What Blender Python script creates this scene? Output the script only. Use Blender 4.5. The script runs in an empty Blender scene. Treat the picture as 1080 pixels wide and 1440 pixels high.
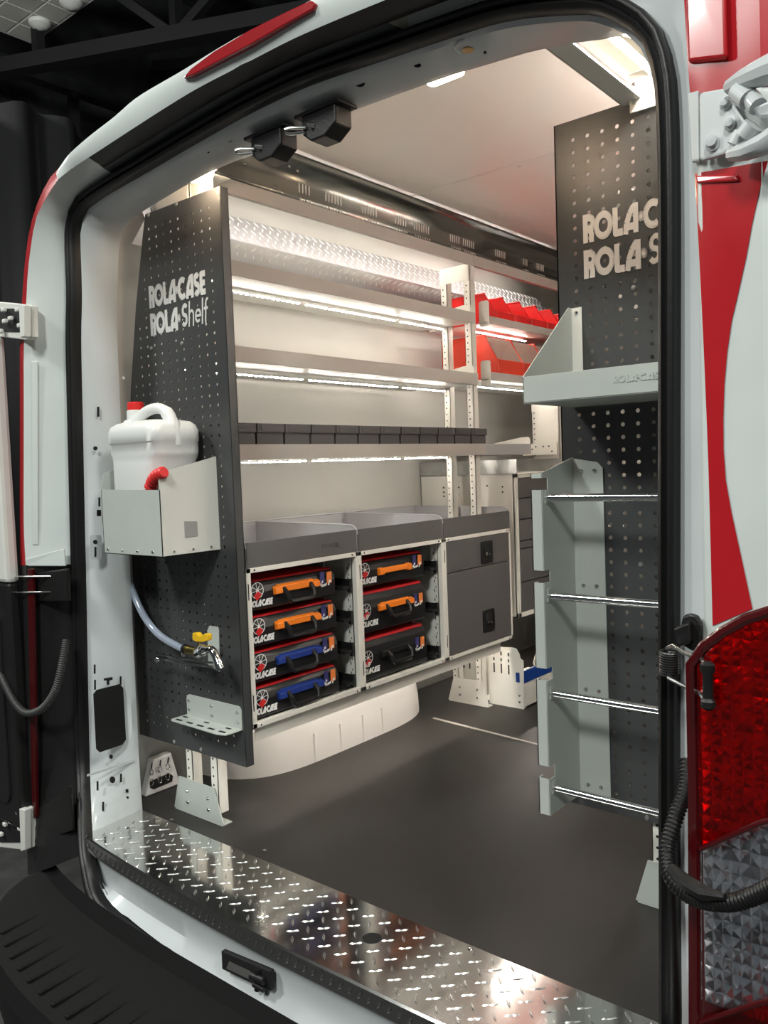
import bpy, math, random
from mathutils import Vector, Matrix
random.seed(7)
PI = math.pi
scn = bpy.context.scene
COL = scn.collection

# ------------------------------------------------------------------ camera
# van axes: x across (right +), y forward into the van, z up; van floor z = 0
FPX = 1157.23
CR = Vector((0.76823391, 0.63912294, -0.03658578))
CD = Vector((0.00685422, -0.06535885, -0.99783828))
CF = Vector((-0.64013254, 0.76632244, -0.05459157))
CC = Vector((1.31, -1.25, 1.0))
cam = bpy.data.cameras.new('camera')
cam_o = bpy.data.objects.new('camera', cam)
COL.objects.link(cam_o)
cam.sensor_fit = 'VERTICAL'; cam.sensor_height = 36.0; cam.lens = FPX / 1440 * 36
cam.clip_start = 0.02; cam.clip_end = 100
M4 = Matrix.Identity(4)
for i in range(3):
    M4[i][0] = CR[i]; M4[i][1] = -CD[i]; M4[i][2] = -CF[i]; M4[i][3] = CC[i]
cam_o.matrix_world = M4
scn.camera = cam_o
# ------------------------------------------------------------------ world, hall lamps, exposure
w = bpy.data.worlds.new('hall_air'); scn.world = w; w.use_nodes = True
w.node_tree.nodes['Background'].inputs[0].default_value = (.85, .95, 1, 1)
w.node_tree.nodes['Background'].inputs[1].default_value = 0.036
scn.view_settings.view_transform = 'Standard'
scn.view_settings.look = 'None'
scn.view_settings.exposure = 0.6
scn.view_settings.gamma = 1.0
scn.view_settings.use_curve_mapping = False
HALL = [((2.2, -5.0, 5.2), 640, .55), ((-2.6, -4.2, 5.6), 560, .5), ((5.2, -1.6, 5.4), 430, .5), ((-6.5, -1.5, 5.6), 420, .5)]  # last lamp added to brighten the soffit and the left flange
for i, (p, e, r) in enumerate(HALL):
    l = bpy.data.lights.new('hall_lamp', 'POINT'); l.energy = e*1.12; l.shadow_soft_size = r; l.color = (.97, 1, .95)
    o = bpy.data.objects.new('hall_lamp', l); o.location = p; COL.objects.link(o)
LED_E = 82.0       # emission of the diodes
# ------------------------------------------------------------------ pixel helper (frame 1080 x 1440)
AX = {'x': 0, 'y': 1, 'z': 2}
def ray(px, py):
    return CR * ((px - 540) / FPX) + CD * ((py - 720) / FPX) + CF
def at(px, py, ax, v):
    d = ray(px, py); i = AX[ax]
    return CC + d * ((v - CC[i]) / d[i])
def atp(px, py, p0, n):
    d = ray(px, py); p0 = Vector(p0); n = Vector(n)
    return CC + d * ((p0 - CC).dot(n) / d.dot(n))

# ------------------------------------------------------------------ materials
MATS = {}
def mat(name, col, rough=.5, metal=0, coat=0, bump=0, bscale=50, var=0, vscale=8, spec=.5, emit=None, estr=0, trans=0, ior=1.45, stretch=None, sss=0):
    if name in MATS: return MATS[name]
    m = bpy.data.materials.new(name); m.use_nodes = True
    nt = m.node_tree; b = nt.nodes['Principled BSDF']
    b.inputs['Base Color'].default_value = (*col, 1)
    b.inputs['Roughness'].default_value = rough
    b.inputs['Metallic'].default_value = metal
    b.inputs['Coat Weight'].default_value = coat
    b.inputs['Coat Roughness'].default_value = .08
    b.inputs['Specular IOR Level'].default_value = spec
    b.inputs['Transmission Weight'].default_value = trans
    b.inputs['IOR'].default_value = ior
    if sss:
        b.inputs['Subsurface Weight'].default_value = sss
        b.inputs['Subsurface Radius'].default_value = (.02, .02, .02)
    if emit:
        b.inputs['Emission Color'].default_value = (*emit, 1)
        b.inputs['Emission Strength'].default_value = estr
    tc = None
    if bump or var:
        tc = nt.nodes.new('ShaderNodeTexCoord'); mp = nt.nodes.new('ShaderNodeMapping')
        nt.links.new(tc.outputs['Object'], mp.inputs[0])
        if stretch: mp.inputs['Scale'].default_value = stretch
    if var:
        n = nt.nodes.new('ShaderNodeTexNoise'); n.inputs['Scale'].default_value = vscale; n.inputs['Detail'].default_value = 6
        nt.links.new(mp.outputs[0], n.inputs['Vector'])
        r = nt.nodes.new('ShaderNodeValToRGB')
        r.color_ramp.elements[0].position = .3; r.color_ramp.elements[1].position = .7
        r.color_ramp.elements[0].color = (*[max(0, c * (1 - var)) for c in col], 1)
        r.color_ramp.elements[1].color = (*[min(1, c * (1 + var)) for c in col], 1)
        nt.links.new(n.outputs[0], r.inputs[0]); nt.links.new(r.outputs[0], b.inputs['Base Color'])
        mr = nt.nodes.new('ShaderNodeMapRange'); mr.inputs[3].default_value = max(.02, rough - .08); mr.inputs[4].default_value = min(1, rough + .08)
        nt.links.new(n.outputs[0], mr.inputs[0]); nt.links.new(mr.outputs[0], b.inputs['Roughness'])
    if bump:
        n = nt.nodes.new('ShaderNodeTexNoise'); n.inputs['Scale'].default_value = bscale; n.inputs['Detail'].default_value = 3
        nt.links.new(mp.outputs[0], n.inputs['Vector'])
        bp = nt.nodes.new('ShaderNodeBump'); bp.inputs['Strength'].default_value = bump; bp.inputs['Distance'].default_value = .002
        nt.links.new(n.outputs[0], bp.inputs['Height']); nt.links.new(bp.outputs[0], b.inputs['Normal'])
    MATS[name] = m
    return m
WHITE = mat('white_body_paint', (.60, .64, .63), .32, coat=.5, var=.04, vscale=6)
JAMB = mat('grey_primer_paint', (.56, .59, .60), .38, coat=.25, var=.06, vscale=5)
RED = mat('red_body_paint', (.42, .012, .018), .24, coat=.3, var=.05)
RUBBER = mat('black_rubber', (.006, .006, .006), .42, bump=.2, bscale=120)
BPLAST = mat('black_plastic', (.010, .010, .010), .40, bump=.3, bscale=400)
BUMPER = mat('bumper_plastic', (.005, .005, .005), .58, bump=.3, bscale=500, spec=.25)
FLOOR = mat('grey_vinyl', (.024, .022, .021), .50, bump=.15, bscale=260, var=.12, vscale=5)
WALL = mat('pale_grey_wall_liner', (.53, .525, .49), .33, var=.03, vscale=3)
CEIL = mat('offwhite_headliner', (.86, .82, .78), .30, var=.02, vscale=2)
PANEL = mat('charcoal_powder_coat', (.050, .052, .053), .33, bump=.32, bscale=330, var=.02, vscale=60, spec=.55)
IVORY = mat('ivory_powder_coat', (.76, .74, .68), .42)
LIP = mat('beige_grey_steel', (.50, .465, .43), .45, var=.03)
GREEN = mat('grey_green_steel', (.45, .48, .45), .40, var=.03, vscale=10)
SAND = mat('light_sand_steel', (.64, .64, .60), .40, var=.02)
ZINC = mat('galvanised_steel', (.50, .51, .50), .34, metal=.85, var=.18, vscale=14)
CHROME = mat('chrome', (.82, .82, .82), .09, metal=1)
STEEL = mat('brushed_steel', (.62, .63, .62), .24, metal=1, var=.05, vscale=30)
TREAD = mat('tread_aluminium', (.80, .79, .77), .12, metal=1, bump=.06, bscale=30)
TREADS = mat('tread_lug', (.86, .86, .85), .22, metal=1)
RAIL = mat('dark_rolled_steel', (.30, .30, .28), .22, metal=.9, var=.12, vscale=5, stretch=(3, .4, 3))
DGREY = mat('dark_grey_steel', (.105, .100, .098), .42, var=.04)
TRAYIN = mat('grey_tray_liner', (.36, .36, .37), .45)
BIN = mat('grey_plastic_bin', (.085, .080, .082), .45)
REDP = mat('red_plastic', (.72, .020, .020), .32, sss=.15)
ORANGEP = mat('orange_red_plastic', (.74, .06, .03), .34, sss=.15)
BLACKC = mat('black_case_plastic', (.012, .012, .013), .28)
REDC = mat('red_case_lid', (.48, .012, .016), .35)
ORANGE = mat('orange_handle_plastic', (.80, .20, .015), .38)
BLUE = mat('blue_handle_plastic', (.012, .035, .21), .38)
PRINTW = mat('white_print', (.80, .80, .80), .5)
PRINTR = mat('red_print', (.62, .02, .02), .5)
PRINTO = mat('orange_print', (.80, .22, .05), .5)
PRINTB = mat('blue_print', (.04, .04, .16), .5)
LETTER = mat('silver_vinyl', (.60, .60, .59), .45)
LETTER2 = mat('cream_vinyl', (.62, .58, .54), .45)
CAN = mat('milky_plastic', (.74, .75, .74), .30, sss=.4)
BRASS = mat('brass', (.45, .36, .13), .28, metal=1)
YELLOW = mat('yellow_lever_paint', (.75, .45, .02), .35)
HOSE = mat('smoky_clear_hose', (.28, .32, .40), .12, spec=.7, coat=.5)
BLUEST = mat('blue_strip', (.008, .05, .26), .4)
ARCH = mat('white_arch_liner', (.80, .78, .76), .42, var=.02)
DARK = mat('recess_black', (.008, .008, .008), .7)
LED = mat('led_diode', (1, .95, .88), .4, emit=(1, .91, .81), estr=LED_E)
LEDB = mat('led_tape', (.85, .82, .74), .5)
WARM = mat('warm_lamp', (1, .8, .6), .4, emit=(1, .74, .50), estr=85)
HALLM = mat('hall_black', (.035, .036, .037), .8, var=.5, vscale=1.5)
TILE = mat('ceiling_tile', (.66, .64, .60), .8, var=.05, vscale=3)
TILEF = mat('tile_grid', (.85, .85, .83), .6)
FROST = mat('frosted_globe', (.7, .7, .68), .3)
HALLF = mat('hall_floor', (.05, .05, .05), .6, var=.3)

def tinted_lens(name, col, rough):
    m = bpy.data.materials.new(name); m.use_nodes = True; nt = m.node_tree
    for n in list(nt.nodes):
        if n.type != 'OUTPUT_MATERIAL': nt.nodes.remove(n)
    out = nt.nodes['Material Output']
    t = nt.nodes.new('ShaderNodeBsdfTransparent'); t.inputs[0].default_value = (*col, 1)
    g = nt.nodes.new('ShaderNodeBsdfGlossy'); g.inputs['Roughness'].default_value = rough
    f = nt.nodes.new('ShaderNodeFresnel'); f.inputs[0].default_value = 1.4
    mx = nt.nodes.new('ShaderNodeMixShader')
    nt.links.new(f.outputs[0], mx.inputs[0]); nt.links.new(t.outputs[0], mx.inputs[1]); nt.links.new(g.outputs[0], mx.inputs[2])
    nt.links.new(mx.outputs[0], out.inputs[0])
    return m
LENSR = tinted_lens('red_lens', (1.0, .022, .016), .06)
LENSC = tinted_lens('clear_lens', (.97, .98, 1.0), .05)

# ------------------------------------------------------------------ mesh builder
class MB:
    def __init__(s): s.v = []; s.f = []
    def add(s, vs, fs):
        o = len(s.v); s.v += [tuple(v) for v in vs]; s.f += [tuple(i + o for i in f) for f in fs]; return s
    def box(s, x0, x1, y0, y1, z0, z1):
        if x0 > x1: x0, x1 = x1, x0
        if y0 > y1: y0, y1 = y1, y0
        if z0 > z1: z0, z1 = z1, z0
        return s.add([(x0,y0,z0),(x1,y0,z0),(x1,y1,z0),(x0,y1,z0),(x0,y0,z1),(x1,y0,z1),(x1,y1,z1),(x0,y1,z1)],
                     [(0,3,2,1),(4,5,6,7),(0,1,5,4),(1,2,6,5),(2,3,7,6),(3,0,4,7)])
    def prism(s, poly, ax, a, b):
        n = len(poly)
        def P(u, v, c): return {'x': (c, u, v), 'y': (u, c, v), 'z': (u, v, c)}[ax]
        vs = [P(u, v, a) for u, v in poly] + [P(u, v, b) for u, v in poly]
        area = sum(poly[i][0]*poly[(i+1)%n][1]-poly[(i+1)%n][0]*poly[i][1] for i in range(n))
        flip = (area > 0) ^ (b < a) ^ (ax == 'y')
        fs = [tuple(range(n)), tuple(range(2*n-1, n-1, -1))] + [(i, n+i, n+(i+1)%n, (i+1)%n) for i in range(n)]
        if flip: fs = [f[::-1] for f in fs]
        return s.add(vs, fs)
    def extr(s, pts, d):
        """closed 3D polygon extruded along vector d"""
        n = len(pts); d = Vector(d); pts = [Vector(p) for p in pts]
        vs = [tuple(p) for p in pts] + [tuple(p + d) for p in pts]
        nn = Vector((0,0,0))
        for i in range(n): nn += pts[i].cross(pts[(i+1)%n])
        fs = [tuple(range(n)), tuple(range(2*n-1, n-1, -1))] + [(i, n+i, n+(i+1)%n, (i+1)%n) for i in range(n)]
        if nn.dot(d) > 0: fs = [f[::-1] for f in fs]
        return s.add(vs, fs)
    def cyl(s, p0, p1, r0, r1=None, n=14, caps=True):
        r1 = r0 if r1 is None else r1
        p0 = Vector(p0); p1 = Vector(p1); d = (p1-p0).normalized()
        a = d.orthogonal().normalized(); b = d.cross(a)
        vs = []
        for p, r in ((p0, r0), (p1, r1)):
            for i in range(n):
                t = 2*PI*i/n; vs.append(p + a*(r*math.cos(t)) + b*(r*math.sin(t)))
        fs = [(i, (i+1)%n, n+(i+1)%n, n+i) for i in range(n)]
        if caps: fs += [tuple(range(n-1, -1, -1)), tuple(range(n, 2*n))]
        return s.add(vs, fs)
    def tube(s, path, r, n=10, caps=True, closed=False):
        path = [Vector(p) for p in path]; m = len(path)
        rr = r if isinstance(r, (list, tuple)) else [r]*m
        vs = []; fs = []; a = None
        for i, p in enumerate(path):
            if closed: t = path[(i+1)%m] - path[i-1]
            else: t = path[min(i+1, m-1)] - path[max(i-1, 0)]
            t.normalize()
            if a is None: a = t.orthogonal().normalized()
            else:
                a = a - t*a.dot(t); a.normalize()
            b = t.cross(a)
            for k in range(n):
                q = 2*PI*k/n; vs.append(p + a*(rr[i]*math.cos(q)) + b*(rr[i]*math.sin(q)))
        for i in range(m if closed else m-1):
            j = (i+1) % m
            for k in range(n): fs.append((i*n+k, i*n+(k+1)%n, j*n+(k+1)%n, j*n+k))
        if caps and not closed: fs += [tuple(range(n-1, -1, -1)), tuple(range((m-1)*n, m*n))]
        return s.add(vs, fs)
    def lathe(s, prof, p, axis=(0,0,1), n=20):
        p = Vector(p); d = Vector(axis).normalized(); a = d.orthogonal().normalized(); b = d.cross(a)
        vs = []; fs = []; m = len(prof)
        for r, h in prof:
            for i in range(n):
                t = 2*PI*i/n; vs.append(p + d*h + a*(r*math.cos(t)) + b*(r*math.sin(t)))
        for j in range(m-1):
            for i in range(n): fs.append((j*n+i, j*n+(i+1)%n, (j+1)*n+(i+1)%n, (j+1)*n+i))
        fs += [tuple(range(n-1, -1, -1)), tuple(range((m-1)*n, m*n))]
        return s.add(vs, fs)
    def loft(s, curves, closed=False):
        n = len(curves[0]); vs = []; fs = []
        for c in curves: vs += [tuple(p) for p in c]
        for j in range(len(curves)-1):
            for i in range(n if closed else n-1):
                k = (i+1) % n
                fs.append((j*n+i, j*n+k, (j+1)*n+k, (j+1)*n+i))
        return s.add(vs, fs)
    def build(s, name, m, parent=None, org=(0,0,0), smooth=False, bevel=0, seg=2, solid=0, angle=.6):
        me = bpy.data.meshes.new(name)
        me.from_pydata([(x-org[0], y-org[1], z-org[2]) for x, y, z in s.v], [], s.f)
        me.materials.append(m)
        if smooth:
            me.polygons.foreach_set('use_smooth', [True]*len(me.polygons))
        me.update()
        o = bpy.data.objects.new(name, me); COL.objects.link(o)
        if parent: o.parent = parent
        else: o.location = org
        if solid:
            md = o.modifiers.new('thickness', 'SOLIDIFY'); md.thickness = solid; md.offset = 0
        if bevel:
            md = o.modifiers.new('bevel', 'BEVEL'); md.width = bevel; md.segments = seg; md.limit_method = 'ANGLE'; md.angle_limit = angle
        if smooth and not bevel:
            me.set_sharp_from_angle(angle=angle)
        return o
def thing(name, label, cat, loc=(0,0,0), group=None):
    o = bpy.data.objects.new(name, None); o.empty_display_size = .05; COL.objects.link(o); o.location = loc
    o['label'] = label; o['category'] = cat
    if group: o['group'] = group
    return o
def tag(o, label, cat, group=None):
    o['label'] = label; o['category'] = cat
    if group: o['group'] = group
    return o
def struct(o, label=None):
    o['kind'] = 'structure'
    if label: o['label'] = label
    return o
def kids(o): return [c for c in bpy.data.objects if c.parent == o]
def copy_tree(o, parent=None):
    c = o.copy(); COL.objects.link(c); c.parent = parent
    for ch in kids(o): copy_tree(ch, c)
    return c
def catmull(pts, n, closed=False):
    pts = [Vector(p) for p in pts]; m = len(pts); dense = []
    for i in range(m-1):
        p0 = pts[max(i-1,0)]; p1 = pts[i]; p2 = pts[i+1]; p3 = pts[min(i+2,m-1)]
        for k in range(12):
            t = k/12
            dense.append(.5*((2*p1)+(p2-p0)*t+(2*p0-5*p1+4*p2-p3)*t*t+(3*p1-p0-3*p2+p3)*t*t*t))
    dense.append(pts[-1])
    L = [0]
    for i in range(1, len(dense)): L.append(L[-1]+(dense[i]-dense[i-1]).length)
    out = []; j = 0
    for k in range(n):
        d = L[-1]*k/(n-1)
        while j < len(L)-2 and L[j+1] < d: j += 1
        t = 0 if L[j+1] == L[j] else (d-L[j])/(L[j+1]-L[j])
        out.append(dense[j].lerp(dense[j+1], min(1, t)))
    return out
def rrect(u0, u1, v0, v1, r, n=5):
    out = []
    for cx, cy, a in ((u1-r, v1-r, 0), (u0+r, v1-r, PI/2), (u0+r, v0+r, PI), (u1-r, v0+r, 1.5*PI)):
        for k in range(n+1):
            t = a + PI/2*k/n; out.append((cx+r*math.cos(t), cy+r*math.sin(t)))
    return out

# ------------------------------------------------------------------ lettering (stroke glyphs, cap height 1)
def arc(cx, cy, r, a0, a1, n=14):
    n *= 2
    return arc_(cx, cy, r, a0, a1, n)
def arc_(cx, cy, r, a0, a1, n): return [(cx+r*math.cos(math.radians(a0+(a1-a0)*i/n)), cy+r*math.sin(math.radians(a0+(a1-a0)*i/n))) for i in range(n+1)]
SW = .25
GL = {
 'R': ([[(.12,0),(.12,1)], [(.12,.86)]+arc(.34,.66,.20,90,-90,8)+[(.2,.46)], [(.36,.44),(.44,.3),(.44,0)]], .60),
 'O': ([arc(.48,.5,.37,0,360,24)], .98),
 'L': ([[(.12,1),(.12,.12),(.50,.12)]], .54),
 'A': ([[(.62,0),(.62,1)], [(.62,.88),(.48,.86),(.32,.68),(.16,.36),(.10,0)], [(.16,.24),(.62,.24)]], .78),
 'C': ([arc(.48,.5,.37,52,308,20)], .84),
 'S': ([arc(.32,.69,.19,30,270,10)+arc(.32,.31,.19,90,-150,10)], .64),
 'E': ([[(.5,.88),(.12,.88),(.12,.12),(.5,.12)], [(.12,.5),(.46,.5)]], .56),
 'D': ([[(.12,0),(.12,1)], [(.12,.88)]+arc(.30,.5,.38,90,-90,10)+[(.12,.12)]], .78),
 'U': ([[(.12,1),(.12,.4)]+arc(.34,.35,.22,180,360,8)+[(.56,1)]], .70),
 'P': ([[(.12,0),(.12,1)], [(.12,.88)]+arc(.34,.66,.22,90,-90,8)+[(.12,.44)]], .62),
 'Q': ([arc(.48,.5,.37,0,360,24), [(.55,.35),(.85,.02)]], .98),
 's': ([arc(.24,.56,.13,40,270,8)+arc(.24,.30-.04,.15,90,-150,8)], .46),
 'h': ([[(.1,0),(.1,1)], arc(.29,.42,.19,180,0,8)+[(.48,0)]], .58),
 'e': ([[(.1,.36),(.5,.36)]+arc(.31,.36,.22,0,310,12)], .60),
 'l': ([[(.1,0),(.1,1)]], .22),
 'f': ([[(.16,0),(.16,.75)]+arc(.30,.78,.14,180,70,5), [(.0,.58),(.34,.58)]], .38),
 'I': ([[(.12,0),(.12,1)]], .24),
 '.': ([arc(.10,.5,.055,0,360,10)], .22),
}
def glyph_mesh(text, height, width=None, sw=SW, shear=0, thin=()):
    """list of quads in 2D (u right, v up)"""
    polys = []; x = 0
    for ch in text:
        if ch == ' ': x += .3; continue
        strokes, adv = GL[ch]; wd = sw*(.62 if ch in thin else 1)
        for st in strokes:
            pts = [Vector((p[0], p[1])) for p in st]
            for i in range(len(pts)-1):
                d = pts[i+1]-pts[i]
                if d.length < 1e-6: continue
                d.normalize(); nrm = Vector((-d.y, d.x))*wd/2
                polys.append([pts[i]-nrm+Vector((x,0)), pts[i+1]-nrm+Vector((x,0)), pts[i+1]+nrm+Vector((x,0)), pts[i]+nrm+Vector((x,0))])
            for i in range(1, len(pts)-1):
                if (pts[i]-pts[i-1]).angle(pts[i+1]-pts[i], 0) < .5: continue
                polys.append([pts[i]+Vector((x+wd/2*math.cos(t*PI/4), wd/2*math.sin(t*PI/4))) for t in range(8)])
        x += adv
    k = (width/x if width else height); out = []
    for p in polys: out.append([(q.x*k+q.y*height*shear, q.y*height) for q in p])
    return out, x*k
def text_mb(mb, text, org, U, V, N, height, width=None, sw=SW, shear=0, thin=(), t=.0006):
    org = Vector(org); U = Vector(U); V = Vector(V); N = Vector(N)
    polys, wd = glyph_mesh(text, height, width, sw, shear, thin)
    for i, p in enumerate(polys): mb.extr([org+U*a+V*b for a, b in p], N*(t+i*6e-6))
    return wd

# ================================================================== SETTING: inside of the van
fl = struct(MB().box(-.93, .93, .09, 3.3, -.012, 0).build('floor', FLOOR), 'dark grey vinyl van floor')
MB().prism([(-.62, 1.312), (.9, 1.172), (.9, 1.184), (-.62, 1.324)], 'z', 0, .0025).build('joint_strip', LIP, fl)
def wall_profile(sg):
    return [(-.93*sg, -.01), (-.93*sg, .95), (-.925*sg, 1.25), (-.915*sg, 1.52), (-.905*sg, 1.75), (-.895*sg, 1.90), (-.88*sg, 1.95), (-.85*sg, 1.962), (-.56*sg, 1.968)]
def wall_mesh(sg):
    mb = MB(); p = wall_profile(sg); n = len(p)
    mb.loft([[Vector((x, y, z)) for x, z in p] for y in (.1, 3.3)])
    return mb
wl = struct(wall_mesh(1).build('wall_left', WALL, smooth=True, solid=.006, angle=1.2), 'pale grey lined left side of the van')
wr = struct(wall_mesh(-1).build('wall_right', WALL, smooth=True, solid=.006, angle=1.2))
struct(MB().box(-.94, .94, 3.28, 3.30, 0, 1.97).build('wall_front', WALL))
ce = struct(MB().box(-.60, .60, .10, 3.3, 1.968, 1.975).build('ceiling', CEIL), 'off-white van roof lining')
MB().box(-.595, .595, .105, 1.135, 1.962, 1.968).build('headliner_panel', CEIL, ce, bevel=.002)
MB().box(-.595, .595, 1.141, 3.28, 1.962, 1.968).build('headliner_panel', CEIL, ce, bevel=.002)
for px, py in ((171, 405), (172, 532), (190, 760), (185, 1000)):      # dome rivets on the near strip of the wall
    p = at(px, py, 'x', -.925)
    MB().lathe([(.008, 0), (.008, .002), (.005, .006), (.001, .007)], (p.x, p.y, p.z), (1, 0, 0), 10).build('rivet', ZINC, wl, smooth=True)
# wheel arch liner
def arch_mesh():
    mb = MB(); curves = []
    N = 40
    for k in range(N+1):
        y = .40 + 1.07*k/N
        u = (y-.935)/.535
        e = max(0, 1-abs(u)**(5 if u < 0 else 4))**.5
        depth = .26*e; h = .262*max(0, 1-abs(u)**(4.0 if u < 0 else 3.2))**.62
        f = -.925 + depth
        curves.append([Vector((-.925, y, 0)), Vector((f, y, 0)), Vector((f-.006*e, y, h*.45)), Vector((f-.022*e, y, h*.82)), Vector((f-.06*e, y, h*.97)), Vector((f-.12*e, y, h)), Vector((-.925, y, h))])
    mb.loft(curves)
    return mb
ar = struct(arch_mesh().build('trim_1', ARCH, smooth=True, angle=1.0), 'white moulded wheel arch liner under the cabinets')
for y in (.70, .83, .95, 1.06):
    MB().box(-.69, -.6635, y, y+.008, .002, .10).build('rib', ARCH, ar, bevel=.003)
# sill tread plate
FRONT = [(-.80, -.070), (-.774, -.083), (-.62, -.099), (-.42, -.112), (-.237, -.119), (0, -.123), (.25, -.120), (.448, -.116), (.62, -.104), (.774, -.086), (.80, -.07)]
fr = [Vector((x, y, .004)) for x, y in FRONT]
sill = thing('sill_tread_plate', 'bright aluminium tread plate covering the rear door sill', 'tread plate', (0, 0, 0))
HOLE = at(523, 1320, 'z', .004)
def plate_mesh():
    mb = MB(); top = .005
    fc = catmull([(x, y, top) for x, y in FRONT], 120)
    hx, hy, hr = HOLE.x, HOLE.y, .021
    # two halves meet along the hole: strip columns, hole columns get a notch
    cols = [-.815 + .01*i for i in range(164)]
    def fy(x):
        for i in range(len(fc)-1):
            if fc[i].x <= x <= fc[i+1].x:
                t = (x-fc[i].x)/(fc[i+1].x-fc[i].x); return fc[i].y*(1-t)+fc[i+1].y*t
        return fc[0].y if x < fc[0].x else fc[-1].y
    xs = sorted(set([round(c, 4) for c in cols if abs(c-hx) > hr] + [hx+hr*math.cos(PI*k/10) for k in range(11)]))
    for i in range(len(xs)-1):
        a, b = xs[i], xs[i+1]
        segs = []
        if hx-hr-1e-6 <= a and b <= hx+hr+1e-6:
            ca = math.sqrt(max(0, hr*hr-(a-hx)**2)); cb = math.sqrt(max(0, hr*hr-(b-hx)**2))
            segs = [((fy(a), hy-ca), (fy(b), hy-cb)), ((hy+ca, .112), (hy+cb, .112))]
        else: segs = [((fy(a), .112), (fy(b), .112))]
        for (a0, a1), (b0, b1) in segs:
            mb.add([(a, a0, top), (b, b0, top), (b, b1, top), (a, a1, top)], [(0, 1, 2, 3)])
        mb.add([(a, fy(a), top), (b, fy(b), top), (b, fy(b)-.004, top-.004), (a, fy(a)-.004, top-.004), (a, fy(a)-.005, -.034), (b, fy(b)-.005, -.034)], [(0, 3, 2, 1), (3, 4, 5, 2)])
        mb.add([(a, .112, top), (b, .112, top), (b, .112, -.002), (a, .112, -.002)], [(0, 1, 2, 3)])
    return mb, fy
pm, FY = plate_mesh()
pm.build('plate', TREAD, sill, smooth=True, angle=.5)
def lug(mb, p, U, V, N, L=.0125, W=.0036, H=.0016):
    p = Vector(p); vs = []
    for k in range(12):
        t = 2*PI*k/12; c = math.cos(t)
        wv = W*math.sin(t)*(1-.55*abs(c))
        vs.append(p+U*(L*c)+V*wv-N*.0003)
    for k in range(12):
        t = 2*PI*k/12; c = math.cos(t)
        wv = .45*W*math.sin(t)*(1-.55*abs(c))
        vs.append(p+U*(L*.7*c)+V*wv+N*H)
    mb.add(vs, [(k, (k+1) % 12, 12+(k+1) % 12, 12+k) for k in range(12)] + [tuple(range(12, 24))])
tm = MB(); Zv = Vector((0, 0, 1))
s2 = math.sqrt(.5); i0 = 0
PT = .0335
for i in range(-48, 49):
    for j in range(-8, 9):
        x = i*PT*.5*1.414; y = j*PT*.5*1.414
        if (i+j) % 2: continue
        if x < -.772 or x > .775 or y > .104 or y < FY(x)+.006: continue
        if (x-HOLE.x)**2+(y-HOLE.y)**2 < .033**2: continue
        k = i % 2
        U = Vector((s2, s2 if k else -s2, 0)); V = Vector((-U.y, U.x, 0))
        ang = math.radians(8)
        lug(tm, (x, y, .005), U, V, Zv, .0155, .0036, .0017)
for i in range(66):      # lugs on the folded-down lip
    x = -.79+i*.0245; y = FY(x)-.0055
    U = Vector((.55, 0, .83 if i % 2 else .83)); lug(tm, (x, y, -.016), U.normalized(), Vector((.83, 0, -.55)), Vector((0, -1, 0)), .0115)
t = tm.build('tread_pattern', TREADS, sill, smooth=True, angle=.7); t['kind'] = 'stuff'
MB().lathe([(.021, .0045), (.0205, .0), (.020, -.05), (.001, -.05)], (HOLE.x, HOLE.y, 0), (0, 0, 1), 20).build('drain_cup', DARK, sill, smooth=True)
for px, py in ((241, 1153), (372, 1196), (661, 1333), (180, 1163)):
    p = at(px, py, 'z', .006); MB().lathe([(.006, 0), (.005, .002), (.001, .0025)], (p.x, p.y, .0055), (0, 0, 1), 10).build('screw', CHROME, sill)

# ================================================================== THE VAN BODY
van = thing('cargo_van', 'white cargo van with red graphics, rear doors open, seen into its fitted load bay', 'van', (0, 0, 0))
NS = 26
def curve(parts):
    """parts: list of control lists; neighbouring lists share landmarks"""
    out = []
    for p in parts:
        c = catmull(p, NS); out += c if not out else c[1:]
    return out
def Y(lst, y): return [at(a, b, 'y', y) for a, b in lst]
def mir(lst): return [Vector((-p.x, p.y, p.z)) for p in reversed(lst)]
# seal inner edge (door aperture)
def low(v, dy=0):   # the lower ends swing back to the bowed sill
    return v
SI_L0 = Y([(124, 1195)], -.085)+Y([(122, 1130)], -.04)+Y([(120, 1050), (117, 900), (115, 795)], 0)
SI_L = [SI_L0[-1]]+Y([(114, 760), (111, 620), (108, 480), (109, 420), (107.5, 360), (106.5, 332), (109.5, 310), (118.7, 291.7)], 0)
SI_TL = [SI_L[-1]]+Y([(141, 275.4), (171.7, 257), (202, 239.7), (269.4, 200), (340, 160), (388, 136)], 0)
SI_TR = [SI_TL[-1]]+Y([(436.5, 114.6), (540, 79), (628, 49), (688, 30), (737, 20.5), (803, 15.6), (839, 17), (868, 29), (890, 43)], 0)
SI_R = [SI_TR[-1]]+Y([(907, 62.6), (915, 84), (921, 108), (926, 156), (929, 300), (929, 600), (929, 838)], 0)
SI_R0 = [SI_R[-1]]+Y([(929, 900), (929.5, 1150)], 0)+Y([(930, 1300)], -.03)+Y([(930, 1440)], -.085)
SI = curve([SI_L0, SI_L, SI_TL, SI_TR, SI_R, SI_R0])
NP = len(SI)
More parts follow.
